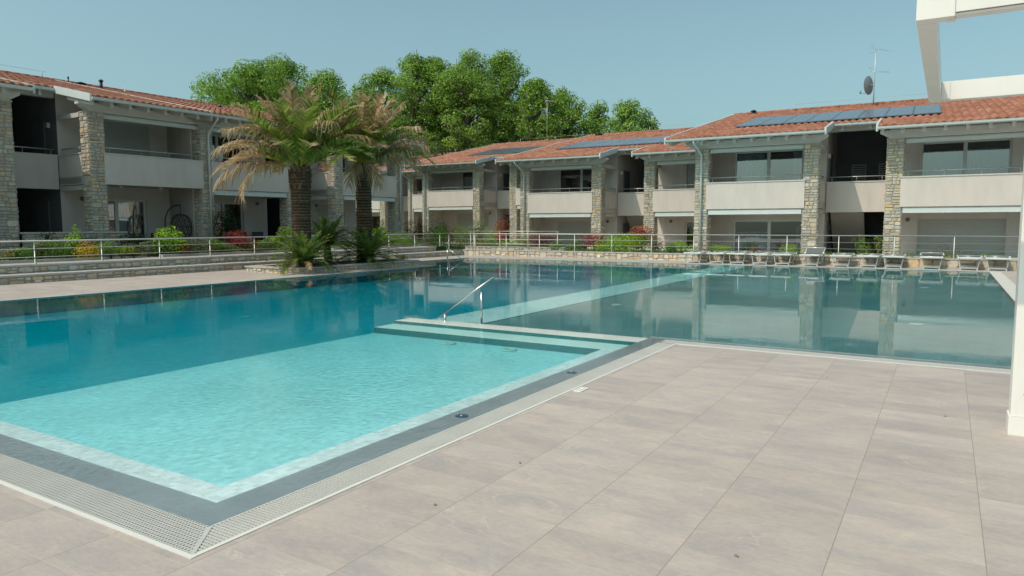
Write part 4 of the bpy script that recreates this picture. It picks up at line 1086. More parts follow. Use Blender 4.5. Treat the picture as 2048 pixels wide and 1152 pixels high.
for x, y, q, w_, h_, lb in ((572, 530, -17.5, .55, .22, 'small yellow green ground plant left of the front cycad'), (808, 516, -17.4, .6, .3, 'small yellow green tuft at the far end of the palm planter'), (690, 521, -17.4, .7, .3, 'low dark plant between the cycads'), (665, 518, -17.9, .5, .45, 'small green bush under the cycad between the palms')):
    P_ = on_q(AP, q, x, y); shrub(lb, 'plant', (P_.x, P_.y, .17), w_, h_, [(.13, .17, .03), (.18, .19, .04), (.09, .12, .03)] if 'yellow' in lb else [(.045, .07, .02), (.06, .09, .03)], rc, 160, .07, .35, 'ground_plant', spiky=True, stems=2)
P_ = on_q(AP, -17.5, 587, 529); bo = MB()
for i in range(9):
    for j in range(14):
        def bp_(a, e):
            th_, ph = math.pi * a / 9, 2 * math.pi * e / 14; v = Vector((math.sin(th_) * math.cos(ph), math.sin(th_) * math.sin(ph), math.cos(th_))); k = 1 + .18 * mnoise.noise(v * 1.7); return (v.x * .2 * k, v.y * .16 * k, v.z * .13 * k + .07)
        bo.face([bp_(i, j), bp_(i + 1, j), bp_(i + 1, j + 1), bp_(i, j + 1)])
tag(bo.build('boulder', M['rock'], loc=(P_.x, P_.y, .17)), 'rounded tan boulder at the front corner of the palm planter', 'rock')

# ---- garden shrubs: (px, base py, plane, kind ...) -> placed where the bed stands
LIME = [(.17, .30, .02), (.13, .25, .018), (.21, .33, .03)]
GRN = [(.08, .165, .025), (.105, .20, .03), (.06, .125, .024)]
MIDG = [(.13, .22, .035), (.095, .17, .035), (.155, .25, .04)]
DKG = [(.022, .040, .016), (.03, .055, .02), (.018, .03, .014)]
SILV = [(.13, .155, .085), (.10, .125, .06), (.16, .18, .11)]
GOLD = [(.46, .33, .02), (.38, .28, .02), (.50, .37, .04), (.28, .25, .03)]
RED = [(.22, .03, .03), (.16, .025, .025), (.28, .05, .045)]
DRED = [(.12, .022, .025), (.085, .018, .02), (.16, .035, .03)]
PHOT = [(.30, .06, .03), (.24, .05, .03), (.36, .12, .08), (.12, .09, .03)]
OLIVE = [(.10, .12, .045), (.075, .095, .035), (.13, .14, .06)]
TAN = [(.24, .20, .08), (.17, .17, .06), (.13, .15, .04)]
rs = random.Random(77)
def put_left(x, y0, y1, w_px, q, cols, label, z=.48, **k):
    if cols is not DKG and q < -22.95: q = -22.95 + (q + 22.95) * .25
    k['n'] = int(k.get('n', 400) * 1.6); y0 -= 3
    P_ = on_q(AP, q, x, (y0 + y1) / 2); top = on_q(AP, q, x, y0); d = (P_ - CAM).dot(_fw); h_ = max(.2, top.z - z) * 1.12
    return shrub(label, k.pop('cat', 'shrub'), (P_.x, P_.y, z), 1.15 * w_px * d / F, h_, cols, rs, **k)
def put_right(x, y0, y1, w_px, p, cols, label, z=.25, **k):
    k['n'] = int(k.get('n', 400) * 1.6); w_px *= 1.08
    P_ = on_p(AP, p, x, (y0 + y1) / 2); top = on_p(AP, p, x, y0); d = (P_ - CAM).dot(_fw); h_ = max(.2, top.z - z) * 1.12
    return shrub(label, k.pop('cat', 'shrub'), (P_.x, P_.y, z), 1.15 * w_px * d / F, h_, cols, rs, **k)
put_left(22, 504, 522, 52, -22.9, TAN, 'low tan and green tuft at the left edge of the photo behind the railing', n=420, leaf=.05, depth=.5)
put_left(76, 484, 515, 42, -23.4, OLIVE, 'olive shrub with pale tips behind the second railing post', n=520, leaf=.06, tip=(.25, .27, .12))
put_left(116, 489, 517, 60, -23.0, GRN, 'dense green mound left of the golden shrub', n=900, leaf=.05, spiky=True)
put_left(152, 466, 512, 34, -23.7, LIME, 'thin lime sapling behind the golden shrub', n=230, leaf=.10, lumps=9)
put_left(174, 487, 518, 50, -22.7, GOLD, 'golden yellow round shrub behind the railing', n=1000, leaf=.05, tip=(.42, .22, .05))
put_left(222, 489, 514, 52, -23.3, MIDG, 'rounded green bush right of the golden shrub', n=800, leaf=.045, spiky=True)
put_left(245, 497, 517, 40, -22.95, [(.22, .28, .03), (.16, .22, .03)], 'low yellow green plant right of the rounded bush', n=300, leaf=.07)
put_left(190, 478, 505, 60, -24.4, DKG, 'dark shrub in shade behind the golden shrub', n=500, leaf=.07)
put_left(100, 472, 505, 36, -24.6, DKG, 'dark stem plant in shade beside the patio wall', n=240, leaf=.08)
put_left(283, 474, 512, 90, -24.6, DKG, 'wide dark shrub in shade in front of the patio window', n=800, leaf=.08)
put_left(298, 486, 511, 36, -23.2, SILV, 'small silvery shrub left of the tall lime bush', n=420, leaf=.05)
put_left(336, 460, 508, 56, -23.4, LIME, 'tall lime green bush in front of the egg chair', n=520, leaf=.11, lumps=9)
put_left(378, 481, 508, 72, -23.1, SILV, 'silvery hedge right of the tall lime bush', n=1100, leaf=.045, depth=.7)
put_left(424, 482, 505, 40, -23.2, MIDG, 'green plant with upright leaves right of the silvery hedge', n=320, leaf=.11, aspect=.25, spiky=True)
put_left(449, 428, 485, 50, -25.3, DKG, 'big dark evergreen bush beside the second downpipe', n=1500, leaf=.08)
put_left(455, 488, 503, 50, -22.9, OLIVE, 'low bronze tinged shrub under the dark red maple', n=420, leaf=.05, tip=(.25, .12, .08))
put_left(484, 465, 502, 58, -23.4, RED, 'dark pink feathery shrub behind the left railing', n=1000, leaf=.06)
put_left(520, 485, 500, 50, -23.0, MIDG, 'low mixed green plant left of the first palm', n=360, leaf=.07)
put_left(548, 478, 498, 30, -23.2, LIME, 'small leafy green plant just left of the first palm', n=200, leaf=.10)
put_left(570, 455, 497, 40, -24.0, LIME, 'lime bush partly hidden by the first palm trunk', n=700, leaf=.07)
put_left(755, 456, 485, 46, -23.6, LIME, 'lime bush right of the second palm trunk', n=700, leaf=.075)
put_left(790, 464, 494, 60, -23.2, MIDG, 'broad green shrub left of the corner downpipe', n=900, leaf=.06)
put_left(763, 447, 470, 20, -25.3, GRN, 'small clipped green conifer between the end pillars', n=400, leaf=.06)
put_left(838, 478, 494, 60, -22.9, OLIVE, 'low olive ground cover near the corner of the left railing', n=520, leaf=.05)
put_left(560, 487, 500, 60, -22.95, GRN, 'low green border plant behind the first palm', n=420, leaf=.055)
put_left(690, 480, 497, 90, -22.95, GRN, 'low green border plant between the two palms', n=520, leaf=.06)
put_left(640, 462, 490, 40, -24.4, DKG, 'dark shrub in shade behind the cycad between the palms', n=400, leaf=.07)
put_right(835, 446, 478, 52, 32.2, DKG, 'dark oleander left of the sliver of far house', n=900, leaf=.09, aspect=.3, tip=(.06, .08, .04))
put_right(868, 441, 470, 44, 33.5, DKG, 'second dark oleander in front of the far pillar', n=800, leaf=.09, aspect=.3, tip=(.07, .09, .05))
put_right(873, 455, 489, 36, 31.4, LIME, 'bright lime bush in the far corner bed', n=700, leaf=.07)
put_right(853, 467, 484, 26, 31.2, [(.36, .20, .03), (.42, .26, .04)], 'orange leaved plant beside the bright lime bush', n=260, leaf=.09, aspect=.3, spiky=True)
put_right(888, 450, 470, 30, 33.0, GRN, 'round dark green bush behind the lime bush', n=500, leaf=.07)
put_right(915, 455, 486, 60, 31.5, [(.13, .20, .025), (.18, .24, .03), (.09, .15, .02)], 'wide yellow green bush below pink flowers', n=900, leaf=.065)
put_right(902, 448, 470, 24, 33.0, [(.42, .12, .14), (.50, .2, .2), (.12, .14, .04)], 'pink flowering shrub behind the yellow green bush', n=320, leaf=.08)
put_right(940, 455, 482, 42, 32.0, [(.16, .19, .10), (.12, .15, .07)], 'tall grey green grass clump in the far corner bed', n=420, leaf=.12, aspect=.12, spiky=True)
put_right(956, 437, 478, 32, 33.5, SILV + MIDG, 'tall pale shrub in front of the far right pillar', n=520, leaf=.09)
put_right(1003, 440, 465, 32, 33.5, PHOT, 'red leaved photinia above the ramp railing', n=620, leaf=.085)
put_right(985, 456, 476, 36, 33.0, LIME, 'lime hedge left of the red photinia', n=420, leaf=.07)
put_right(1003, 463, 476, 16, 31.6, [(.5, .02, .06), (.4, .02, .04), (.08, .12, .02)], 'small vivid crimson flower bush behind the ramp railing', n=240, leaf=.06)
put_right(1022, 480, 495, 44, 31.0, LIME, 'low lime hedge behind the ramp railing', n=420, leaf=.06)
put_right(966, 482, 494, 40, 31.0, MIDG + PHOT[:1], 'low mixed bed plants at the left end of the ramp railing', n=360, leaf=.06)
put_right(1083, 466, 495, 56, 30.9, DRED, 'dark red barberry bush beside the ramp end', n=1300, leaf=.055, tip=(.22, .05, .035))
put_right(1150, 480, 498, 34, 30.4, GRN, 'small green shrub left of the crimson maple', n=340, leaf=.06)
put_right(1186, 461, 487, 48, 30.6, RED, 'crimson maple bush behind the long railing', n=900, leaf=.065)
put_right(1255, 469, 499, 94, 30.1, LIME, 'big bright green bush behind the long railing', n=1900, leaf=.065, lumps=12)
put_right(1205, 488, 499, 40, 29.8, LIME, 'low bright green plant at the foot of the crimson maple', n=420, leaf=.055)
put_right(1288, 450, 497, 50, 31.2, PHOT, 'red tipped photinia in front of the middle stone pillar', n=1100, leaf=.09, tip=(.36, .10, .06))
put_right(1365, 482, 500, 42, 29.75, LIME, 'lime cushion plant left of the near downpipe', n=560, leaf=.055)
put_right(1441, 490, 503, 52, 29.7, LIME, 'flat lime cushion plant under the large ground floor window', n=560, leaf=.05)
put_right(1581, 490, 504, 42, 29.7, LIME, 'lime cushion plant left of the near stone pillar', n=480, leaf=.05)
put_right(1905, 494, 508, 70, 29.6, OLIVE, 'sparse low plant in front of the closed garage height shutter', n=170, leaf=.06)

# fill of the beds between the named bushes
for x, y0, y1, w_, cols, lb in ((48, 497, 520, 40, GRN, 'low green ground plant left of the second railing post'), (140, 500, 517, 40, GRN, 'low green ground plant between the green mound and the golden shrub'), (206, 484, 512, 34, MIDG, 'feathery green plant just right of the golden shrub'),
                                (268, 492, 514, 36, OLIVE, 'olive ground plant right of the third railing post'), (318, 484, 509, 30, GRN, 'small green plant left of the tall lime bush'), (360, 486, 508, 34, PHOT, 'small bronze red plant right of the tall lime bush'),
                                (402, 484, 506, 40, OLIVE, 'olive shrub between the silvery hedge and the dark bush'), (438, 489, 504, 34, GRN, 'low green plant below the dark evergreen bush'), (505, 481, 500, 44, OLIVE, 'olive plant right of the dark pink shrub'),
                                (535, 484, 499, 40, GRN, 'low green plant left of the small leafy plant by the palm'), (590, 482, 498, 46, MIDG, 'green plant behind the trunk of the first palm'), (705, 478, 496, 40, SILV, 'silvery plant left of the second palm'),
                                (775, 474, 494, 50, LIME, 'lime plant in front of the clipped conifer'), (812, 474, 493, 44, GRN, 'green plant in front of the corner downpipe')):
    put_left(x, y0, y1, w_, -22.9, cols, lb, n=480, leaf=.06)
for x, y0, y1, w_, p_, cols, lb in ((880, 473, 490, 50, 31.0, MIDG, 'low green plant under the bright lime bush'), (925, 474, 489, 50, 31.0, OLIVE, 'low olive plant under the grey grass clump'), (985, 478, 494, 44, 31.0, GRN, 'low green plant below the lime hedge'),
                                    (1046, 476, 495, 40, 31.0, MIDG, 'green plant left of the dark red barberry'), (1120, 484, 498, 40, 30.4, GRN, 'low green plant right of the ramp end'), (1228, 478, 499, 50, 30.3, MIDG, 'green bush right of the crimson maple'),
                                    (1312, 478, 499, 46, 30.4, DKG, 'dark green shrub under the red tipped photinia'), (1290, 466, 498, 56, 31.0, MIDG, 'mid green shrub behind the big bright green bush'), (1340, 488, 500, 24, 29.7, GRN, 'tiny green plant by the pale wall triangle')):
    put_right(x, y0, y1, w_, p_, cols, lb, n=480, leaf=.06)
for x, w_, lb in ((1722, 34, 'leafy oleander stems in front of the dark stair opening'), (1758, 14, 'single oleander stem beside the near stone pillar')):
    put_right(x, 474, 506, w_, 29.6, [(.14, .22, .03), (.10, .17, .025), (.18, .25, .05)], lb, n=150 if w_ > 20 else 70, leaf=.13, aspect=.22, spiky=True)
P_ = on_p(AP, 29.6, 1512, 503); blades('bronze spiky flax plant under the wide ground floor window', 'plant', (P_.x, P_.y, .26), 26, .75, [(.26, .11, .05), (.34, .20, .08), (.14, .07, .04)], rs, .035)
P_ = on_p(AP, 29.6, 1408, 502); shrub('small brown grass tuft at the foot of the near downpipe', 'plant', (P_.x, P_.y, .26), .4, .35, [(.3, .2, .08), (.24, .15, .06)], rs, 120, .1, .15, 'grass_tuft', spiky=True)


# ---- low ground cover filling the beds (nobody could count it)
def cover(name, boxes, z, n, cols, rr, size=.07, hgt=.22):
    mb = MB()
    tot = sum((b_[1] - b_[0]) * (b_[3] - b_[2]) for b_ in boxes)
    for q0, q1, p0, p1 in boxes:
        for i in range(int(n * (q1 - q0) * (p1 - p0) / tot)):
            q, p = rr.uniform(q0, q1), rr.uniform(p0, p1)
            h_ = hgt * (.55 + .9 * max(0, mnoise.noise(Vector((q * 1.1, p * .9, 3.0))) + .35)) * rr.uniform(.15, 1)
            t_ = mnoise.noise(Vector((q * .8, p * .55, 9.0))); k = cols[min(len(cols) - 1, max(0, int((t_ + .6) / 1.2 * len(cols))))]; k = rr.choice(k); b_ = rr.uniform(.7, 1.2)
            leaf_quad(mb, Vector((q, p, z + h_)), (rvec(rr) + Vector((.4, -.3, 1.0))).normalized(), rvec(rr), size * rr.uniform(.7, 1.4), size * .55, tuple(x * b_ for x in k))
    o_ = mb.build(name, M['leaf'], rz=ROT_P); struct(o_, 'stuff'); return o_
cover('ground_cover', [(-23.6, -22.76, 5.2, 12.2), (-23.6, -22.76, 14.3, 20.4), (-23.6, -22.76, 22.1, 28.4)], .49, 9000, [GRN, OLIVE, MIDG, LIME, GRN, SILV], rs)
cover('ground_cover', [(-15.4, 1.5, 29.42, 30.05), (-20.3, -15.6, 30.7, 31.9)], .27, 5200, [OLIVE, GRN, MIDG, GRN, LIME], rs, .06, .16)

# ---------------------------------------------------------------- tall trees behind the roofs
def tree(label, x, y_top, Y, w_px, rr, crown_lo=.30, lumps=80, leaves=120, cols=None, spires=1, lean=0, dens=1.0):
    X = (x - 1024) / F * Y; top = CH + Y * ((576 - y_top) / F - TH); w = 1.5 * w_px / F * Y; H_ = top
    root = thing('tree', label, 'tree', (X, Y, 0), rr.uniform(0, 6.28), 'tall broadleaf trees behind the roofs')
    cols = cols or [(.125, .215, .032), (.16, .265, .042), (.095, .175, .03), (.20, .31, .055)]
    limb = MB(); tr_ = MB()
    tops = []
    for s_ in range(spires):
        a = rr.uniform(0, 6.28); off = Vector((math.cos(a), math.sin(a), 0)) * (w * .20 if spires > 1 else 0)
        tops.append((off, H_ * (1 if s_ == 0 else rr.uniform(.9, .99))))
    def axis(off, h_, f_): return off * min(1, f_ * 1.6) + Vector((.25 * math.sin(f_ * 5 + off.x), .25 * math.cos(f_ * 4), h_ * f_))
    for off, h_ in tops:
        tr_.tube([axis(off, h_, i / 9) for i in range(10)], [max(.03, .26 * (1 - i / 9.5)) for i in range(10)], 8)
    tr_.build('trunk', M['bark'], root)
    lf = MB()
    for i in range(lumps):
        off, h_ = rr.choice(tops); f_ = crown_lo + (1 - crown_lo) * ((i + rr.random()) / lumps)
        g_ = (f_ - crown_lo) / (1 - crown_lo); env = (.84 + .22 * math.sin(f_ * 17 + off.x) + .12 * math.sin(f_ * 41)) * (math.sin(math.pi * min(1, (.16 + .84 * g_) ** .9)) ** .5) * .5 * w * (1 if spires == 1 else .85)
        env = max(env * 1.12, .6); a = rr.uniform(0, 6.28); d = env * math.sqrt(rr.uniform(.12, 1)) * rr.choice((.7, .9, 1.0, 1.1, 1.3))
        c = axis(off, h_, f_ * .96) + Vector((math.cos(a) * d, math.sin(a) * d, rr.uniform(-.3, .3)))
        src = axis(off, h_, max(.1, f_ - .10 - .12 * d / max(env, .1)))
        mid = src.lerp(c, .5) + Vector((0, 0, -.1)); limb.tube([src, mid, c], [.07, .045, .015], 5, caps=False)
        R_ = rr.uniform(.38, .95) * (.8 + .2 * w / 8); nn = int(leaves * R_ * R_ * dens)
        tint = rr.uniform(.8, 1.2)
        for k in range(nn):
            v = rvec(rr); v = v.normalized() * v.length ** .5; p = c + Vector((v.x * R_ * 1.15, v.y * R_ * 1.15, v.z * R_ * .8))
            cc = rr.choice(cols); b_ = tint * rr.uniform(.75, 1.25); s_ = rr.uniform(.10, .20)
            leaf_quad(lf, p, (v + rvec(rr) * .75 + Vector((0, -.25, .45))).normalized(), rvec(rr), s_ * 1.25, s_, (cc[0] * b_, cc[1] * b_, cc[2] * b_))
    lf.build('crown', M['leaf'], root); limb.build('limb', M['bark'], root)
    return root
rt_ = random.Random(40)
for (x, yt, Y, w_, lu, sp, lo_, lb) in (
        (575, 100, 74, 235, 120, 2, .30, 'broad domed tree behind the first palm, tallest on the left'),
        (462, 178, 76, 110, 46, 1, .25, 'lower left shoulder tree rising over the left roof'),
        (668, 140, 75, 100, 50, 1, .30, 'tree between the broad domed one and the second palm'),
        (436, 200, 70, 50, 16, 1, .3, 'small tree farthest left over the left roof'),
        (738, 178, 78, 70, 28, 1, .35, 'tree just behind the crown of the second palm'),
        (805, 108, 73, 135, 92, 2, .22, 'tall narrow tree directly right of the second palm'),
        (872, 118, 75, 115, 80, 1, .25, 'slim tree between the two tallest spires'),
        (948, 94, 72, 135, 100, 2, .20, 'tallest tree in the middle of the group with two spires'),
        (1005, 104, 76, 105, 76, 1, .22, 'tall tree right of the tallest one, tapering to the right'),
        (1070, 160, 72, 100, 66, 1, .24, 'tree behind the roof aerial mast'),
        (1125, 176, 75, 80, 50, 1, .24, 'tree right of the roof aerial mast'),
        (1192, 203, 76, 62, 34, 1, .28, 'smaller slim tree over the middle roof'),
        (1256, 203, 74, 84, 46, 1, .28, 'round tree second from the right over the middle roof'),
        (1302, 235, 75, 50, 18, 1, .32, 'low tree at the right end of the group above the near roof')):
    tree(lb, x, yt + 3, Y, w_, rt_, lo_, int(lu * 4.2), 200, spires=sp)
# undergrowth row hidden between houses and trees
for i, (x, yt, w_) in enumerate(((815, 268, 60), (870, 285, 50), (778, 300, 50))):
    tree(('low dark tree left', 'low dark tree right', 'lowest dark tree')[i] + ' of the far house behind the corner downpipe', x, yt, 66, w_, rt_, .12, 60, 120, cols=[(.05, .105, .02), (.07, .14, .022)])
# ---------------------------------------------------------------- furniture and roof fittings
def lounger():
    root = thing('sun_lounger', '', 'sun lounger', (0, 0, 0), ROT_P, 'sun loungers in a row along the far pool edge')
    W, L, Hh = .31, 1.5, .40
    m_ = MB()
    m_.tube([(-W, 0, Hh), (-W, L, Hh)], .017, 8); m_.tube([(W, 0, Hh), (W, L, Hh)], .017, 8); m_.box(-W - .02, W + .02, -.02, .02, Hh - .022, Hh + .022); m_.tube([(-W, L, Hh), (W, L, Hh)], .017, 8); m_.tube([(-W, L * .6, Hh - .01), (W, L * .6, Hh - .01)], .012, 6)
    m_.build('frame', M['alu'], root)
    for y, k in ((.22, 1), (1.18, .9)):
        m_ = MB(); m_.tube([(-W + .015, y + .03, Hh - .01), (-.235, y, .012)], .016, 8); m_.tube([(W - .015, y + .03, Hh - .01), (.235, y, .012)], .016, 8)
        m_.box(-.235, .235, y - .015, y + .015, .045, .085); m_.tube([(-.235, y, 0), (-.235, y, .03)], .022, 8); m_.tube([(.235, y, 0), (.235, y, .03)], .022, 8); m_.build('leg', M['alu'], root)
    m_ = MB(); ny = 14
    for i in range(ny):
        y0, y1 = .03 + (L - .06) * i / ny, .03 + (L - .06) * (i + 1) / ny; zz = lambda y: Hh + .008 - .03 * math.sin(math.pi * y / L)
        m_.face([(-W + .012, y0, zz(y0)), (W - .012, y0, zz(y0)), (W - .012, y1, zz(y1)), (-W + .012, y1, zz(y1))], 0, None, True)
    m_.build('seat_fabric', M['fabric'], root)
    # folding sunshade at the head
    m_ = MB(); 
    for s in (-1, 1): m_.tube([(s * (W + .025), 1.15, Hh + .01), (s * (W + .025), 1.36, Hh + .03)], .013, 6); m_.tube([(s * (W + .03), 1.13, Hh + .012), (s * (W + .055), 1.13, Hh + .012)], .03, 10)
    m_.tube([(-W - .025, 1.36, Hh + .03), (W + .025, 1.36, Hh + .03)], .012, 6)
    sh = m_.build('sunshade', M['alu'], root)
    m_ = MB(); m_.face([(-W - .01, 1.16, Hh + .022), (W + .01, 1.16, Hh + .022), (W + .01, 1.35, Hh + .036), (-W - .01, 1.35, Hh + .036)]); m_.build('canopy', M['fabric'], sh)
    return root
proto = lounger()
LX = [-8.72, -7.83, -7.05, -6.2, -5.4, -4.43, -3.41, -2.55, -1.77, -.65, .40, 1.18]
LBL = ['leftmost sun lounger of the row, its left side clear of any neighbour', 'second sun lounger from the left end of the row', 'third sun lounger from the left end of the row', 'fourth sun lounger from the left, straight below a wide window', 'fifth sun lounger from the left, just left of the one with the raised back',
       'sun lounger with its back raised, sixth from the left', 'sun lounger right of the one with the raised back', 'sun lounger below the oleander stems, eighth from the left', 'sun lounger in front of the near stone pillar', 'sun lounger with its sunshade lifted, standing apart before the closed shutter', 'second sun lounger from the right end of the row', 'rightmost sun lounger, beside the light strip of the pool edge']
for i, q in enumerate(LX):
    o_ = proto if i == 0 else copy_tree(proto)
    o_['label'] = LBL[i]; o_.location = unfr(AP, 27.29 + R.uniform(-.05, .05), q + .235, 0); o_.rotation_euler[2] = ROT_P + R.uniform(-.03, .03)
    for ch in o_.children:
        if ch.name.startswith('sunshade') and i == 9: ch.rotation_euler[0] = rad(12); ch.location = (0, .25, -.20)
    if i == 5:
        br_ = MB(); W = .31
        for s in (-1, 1): br_.tube([(s * W, .95, .41), (s * (W + .01), 1.42, .62)], .016, 8); br_.tube([(s * W, 1.15, .40), (s * W, 1.32, .57)], .010, 6)
        br_.tube([(-W - .01, 1.42, .62), (W + .01, 1.42, .62)], .016, 8)
        b2 = br_.build('backrest', M['alu'], o_); f2_ = MB(); f2_.face([(-W + .01, .96, .418), (W - .01, .96, .418), (W - .005, 1.41, .62), (-W + .005, 1.41, .62)]); f2_.build('back_fabric', M['fabric'], b2)

# white pergola frame over the terrace
pg = thing('pergola', 'white aluminium pergola frame reaching over the right edge of the terrace', 'pergola', rz=ROT_P)
zb = 2.70; zt = on_p(AP, 8.2, 1881, 165).z; h_ = .26
m_ = MB(); m_.box(-.215, -.02, 4.93, 5.05, zb, zb + h_); m_.build('beam', M['white'], pg)
m_ = MB(); m_.box(-.016, 4.0, 4.935, 5.05, zb + .022, zb + h_); m_.box(-.016, 4.0, 4.95, 5.04, zb + .006, zb + .018); m_.build('beam', M['white'], pg)
m_ = MB(); m_.box(-.06, -.016, 5.0, 5.06, zb - .004, zb + .012); m_.build('joint_plate', M['white'], pg)
m_ = MB(); m_.box(-.215, -.115, 5.055, 8.17, zb, zb + .21); m_.build('beam', M['white'], pg)
m_ = MB(); m_.box(-.215, 4.0, 8.172, 8.29, zb, zt); m_.box(-.11, -.04, 8.165, 8.172, zb + .01, zt - .004); m_.build('beam', M['white'], pg)
m_ = MB(); m_.box(3.9, 4.0, 5.055, 8.17, zb, zb + .21); m_.build('beam', M['white'], pg)
m_ = MB(); m_.box(.44, .62, 6.08, 6.26, .135, zb + .2); m_.build('post', M['white'], pg)
m_ = MB(); m_.box(.43, .63, 6.07, 6.27, .0, .133); f_ = m_.build('post_foot', M['white'], pg)
m_ = MB(); m_.box(.62, 3.9, 6.08, 6.26, zb + .03, zb + .2); m_.build('beam', M['white'], pg)
for zz in (.30, .43):
    m_ = MB(); m_.tube([(.525, 6.085, zz), (.525, 6.062, zz)], .016, 10); m_.build('bolt', M['chrome'], pg)

# egg chair and patio furniture on the shaded terrace
E0 = on_q(AB, -27.0, 356, 470); E0.z = .35
eg = thing('egg_chair', 'dark hanging egg chair of open wicker on a curved stand on the left terrace', 'hanging chair', E0, rad(8))
m_ = MB(); m_.tube([(-.45, 0, .02), (-.50, 0, .7), (-.46, 0, 1.45), (-.32, 0, 1.80), (-.05, 0, 1.97), (.16, 0, 1.98)], .026, 8); m_.tube([(.45 * math.cos(t) - .0, .45 * math.sin(t), .02) for t in [i * 2 * math.pi / 20 for i in range(21)]], .022, 6); m_.build('stand', M['black'], eg)
m_ = MB(); m_.tube([(.14, 0, 1.98), (.14, 0, 1.62)], .012, 6); m_.build('chain', M['black'], eg)
m_ = MB()
def egg(u, v): 
    a = math.pi * u; r = .40 * math.sin(a) ** .8 * (1.0 + .10 * math.cos(a)); return Vector((.14 + r * math.cos(v), r * math.sin(v) * .95, 1.02 + .60 * math.cos(a)))
for k in range(20):
    s_ = 1 if k % 2 else -1; v0 = k * math.pi * 2 / 20
    pts = [egg(.03 + .93 * i / 14, v0 + s_ * 1.6 * i / 14) for i in range(15)]; m_.tube([p for p in pts], .011, 5, caps=False)
for u in (.45, .62, .78): m_.tube([egg(u, i * math.pi / 12) for i in range(25)], .012, 5)
m_.build('basket', M['wicker'], eg)
m_ = MB(); m_.lathe(.14, 0, [(.02, .5), (.24, .53), (.29, .62), (.24, .70), (.03, .70)], 16); m_.build('cushion', M['fabric'], eg)
def patio_chair(label, P_, rz):
    r_ = thing('patio_chair', label, 'chair', P_, rz, 'dark patio chairs on the left terraces'); m_ = MB()
    m_.box(-.24, .24, -.22, .22, .42, .46); m_.build('seat', M['black'], r_); m_ = MB(); m_.box(-.24, .24, .20, .24, .46, .86); m_.build('backrest', M['black'], r_)
    for a in (-.22, .22):
        for b_ in (-.2, .2): m_ = MB(); m_.box(a - .018, a + .018, b_ - .018, b_ + .018, 0, .42); m_.build('leg', M['black'], r_)
        m_ = MB(); m_.box(a - .02, a + .02, -.2, .2, .62, .65); m_.build('armrest', M['black'], r_)
for x, y, q, lb in ((489, 472, -26.6, 'dark patio chair left of the small table on the shaded terrace'), (516, 472, -26.9, 'dark patio chair right of the small table on the shaded terrace'), (304, 476, -26.7, 'dark patio chair in front of the teal patio window')):
    P_ = on_q(AB, q, x, y); P_.z = .36; patio_chair(lb, P_, rad(40 + x))
P_ = on_q(AB, -26.7, 502, 474); P_.z = .36; tb_ = thing('patio_table', 'small dark table between two patio chairs on the shaded terrace', 'table', P_, rad(20))
m_ = MB(); m_.box(-.4, .4, -.4, .4, .70, .74); m_.build('table_top', M['black'], tb_)
for a in (-.34, .34):
    for b_ in (-.34, .34): m_ = MB(); m_.box(a - .025, a + .025, b_ - .025, b_ + .025, 0, .70); m_.build('leg', M['black'], tb_)
# patio walls with pale coping in front of the left row
rq_ = random.Random(9)
LROT = math.atan2(math.cos(rad(AB)), math.sin(rad(AB)))
for (a, c, y, z1, lb) in ((10.75, 14.05, -25.9, 1.30, 'patio wall of stone with a pale coping under the nearer left recess'), (22.6, 26.2, -25.9, 1.50, 'patio wall of stone with a pale coping behind the second palm trunk')):
    w_ = thing('patio_wall', lb, 'garden wall', unfr(AB, a, y, .3), LROT); m_ = MB(); L_ = c - a; hh = z1 - .3
    m_.box(0, L_, 0, .22, 0, hh - .05, 1); stones(m_, (0, 0, 0), (1, 0, 0), (0, 0, 1), (0, -1, 0), L_, hh - .05, rq_, (.3, .16)); m_.build('stone_face', [M['stone'], M['mortar']], w_)
    m_ = MB(); m_.box(-.04, L_ + .04, -.05, .27, hh - .05, hh); m_.build('coping', M['cap'], w_)
# dark insect screen on the left row, in front of the second recess
P_ = unfr(AB, 22.35, -26.35, .33); ss = thing('door_screen', 'tall dark screen panel in a pale frame left of the first palm trunk', 'screen', P_, LROT)
m_ = MB(); m_.box(-.55, .55, 0, .03, .75, 2.55); m_.build('panel', M['dark'], ss)
m_ = MB(); m_.box(-.6, .6, -.01, .04, 2.55, 2.63); m_.box(-.6, -.55, -.01, .04, 0, 2.55); m_.box(.55, .6, -.01, .04, 0, 2.55); m_.box(-.55, .55, -.01, .04, .70, .75); m_.build('frame', M['white_metal'], ss)

# aerials and dish on the roofs
def aerial(label, P_, H_, rz, yagis, n=9):
    r_ = thing('tv_aerial', label, 'aerial', P_, rz); m_ = MB(); m_.tube([(0, 0, -.15), (0, 0, H_)], [.022, .014], 8); m_.build('mast', M['copper'], r_)
    for (z, L_, el, a, k) in yagis:
        m_ = MB(); ca, sa = math.cos(a), math.sin(a); m_.tube([(-L_ * .2 * ca, -L_ * .2 * sa, z), (L_ * ca, L_ * sa, z)], .011, 6)
        for i in range(k):
            t = -.15 + 1.1 * i / (k - 1); x, y = L_ * t * ca, L_ * t * sa; w_ = el * (1 - .35 * i / k); tl = .35
            m_.tube([(x + sa * w_, y - ca * w_, z - tl * w_), (x - sa * w_, y + ca * w_, z + tl * w_)], .006, 4)
        for s in (-1, 1): m_.tube([(-L_ * .18 * ca, -L_ * .18 * sa, z), (-L_ * .30 * ca, -L_ * .30 * sa, z + s * .22)], .007, 4); m_.tube([(-L_ * .3 * ca - sa * .2, -L_ * .3 * sa + ca * .2, z + s * .2), (-L_ * .3 * ca + sa * .2, -L_ * .3 * sa - ca * .2, z + s * .2)], .006, 4)
        m_.build('antenna', M['copper'], r_)
    return r_
A_ = on_q(AR, 30.2 + 10.6, 1747, 208); rz_A = A_.z
top_ = on_q(AR, 30.2 + 10.6, 1750, 93).z
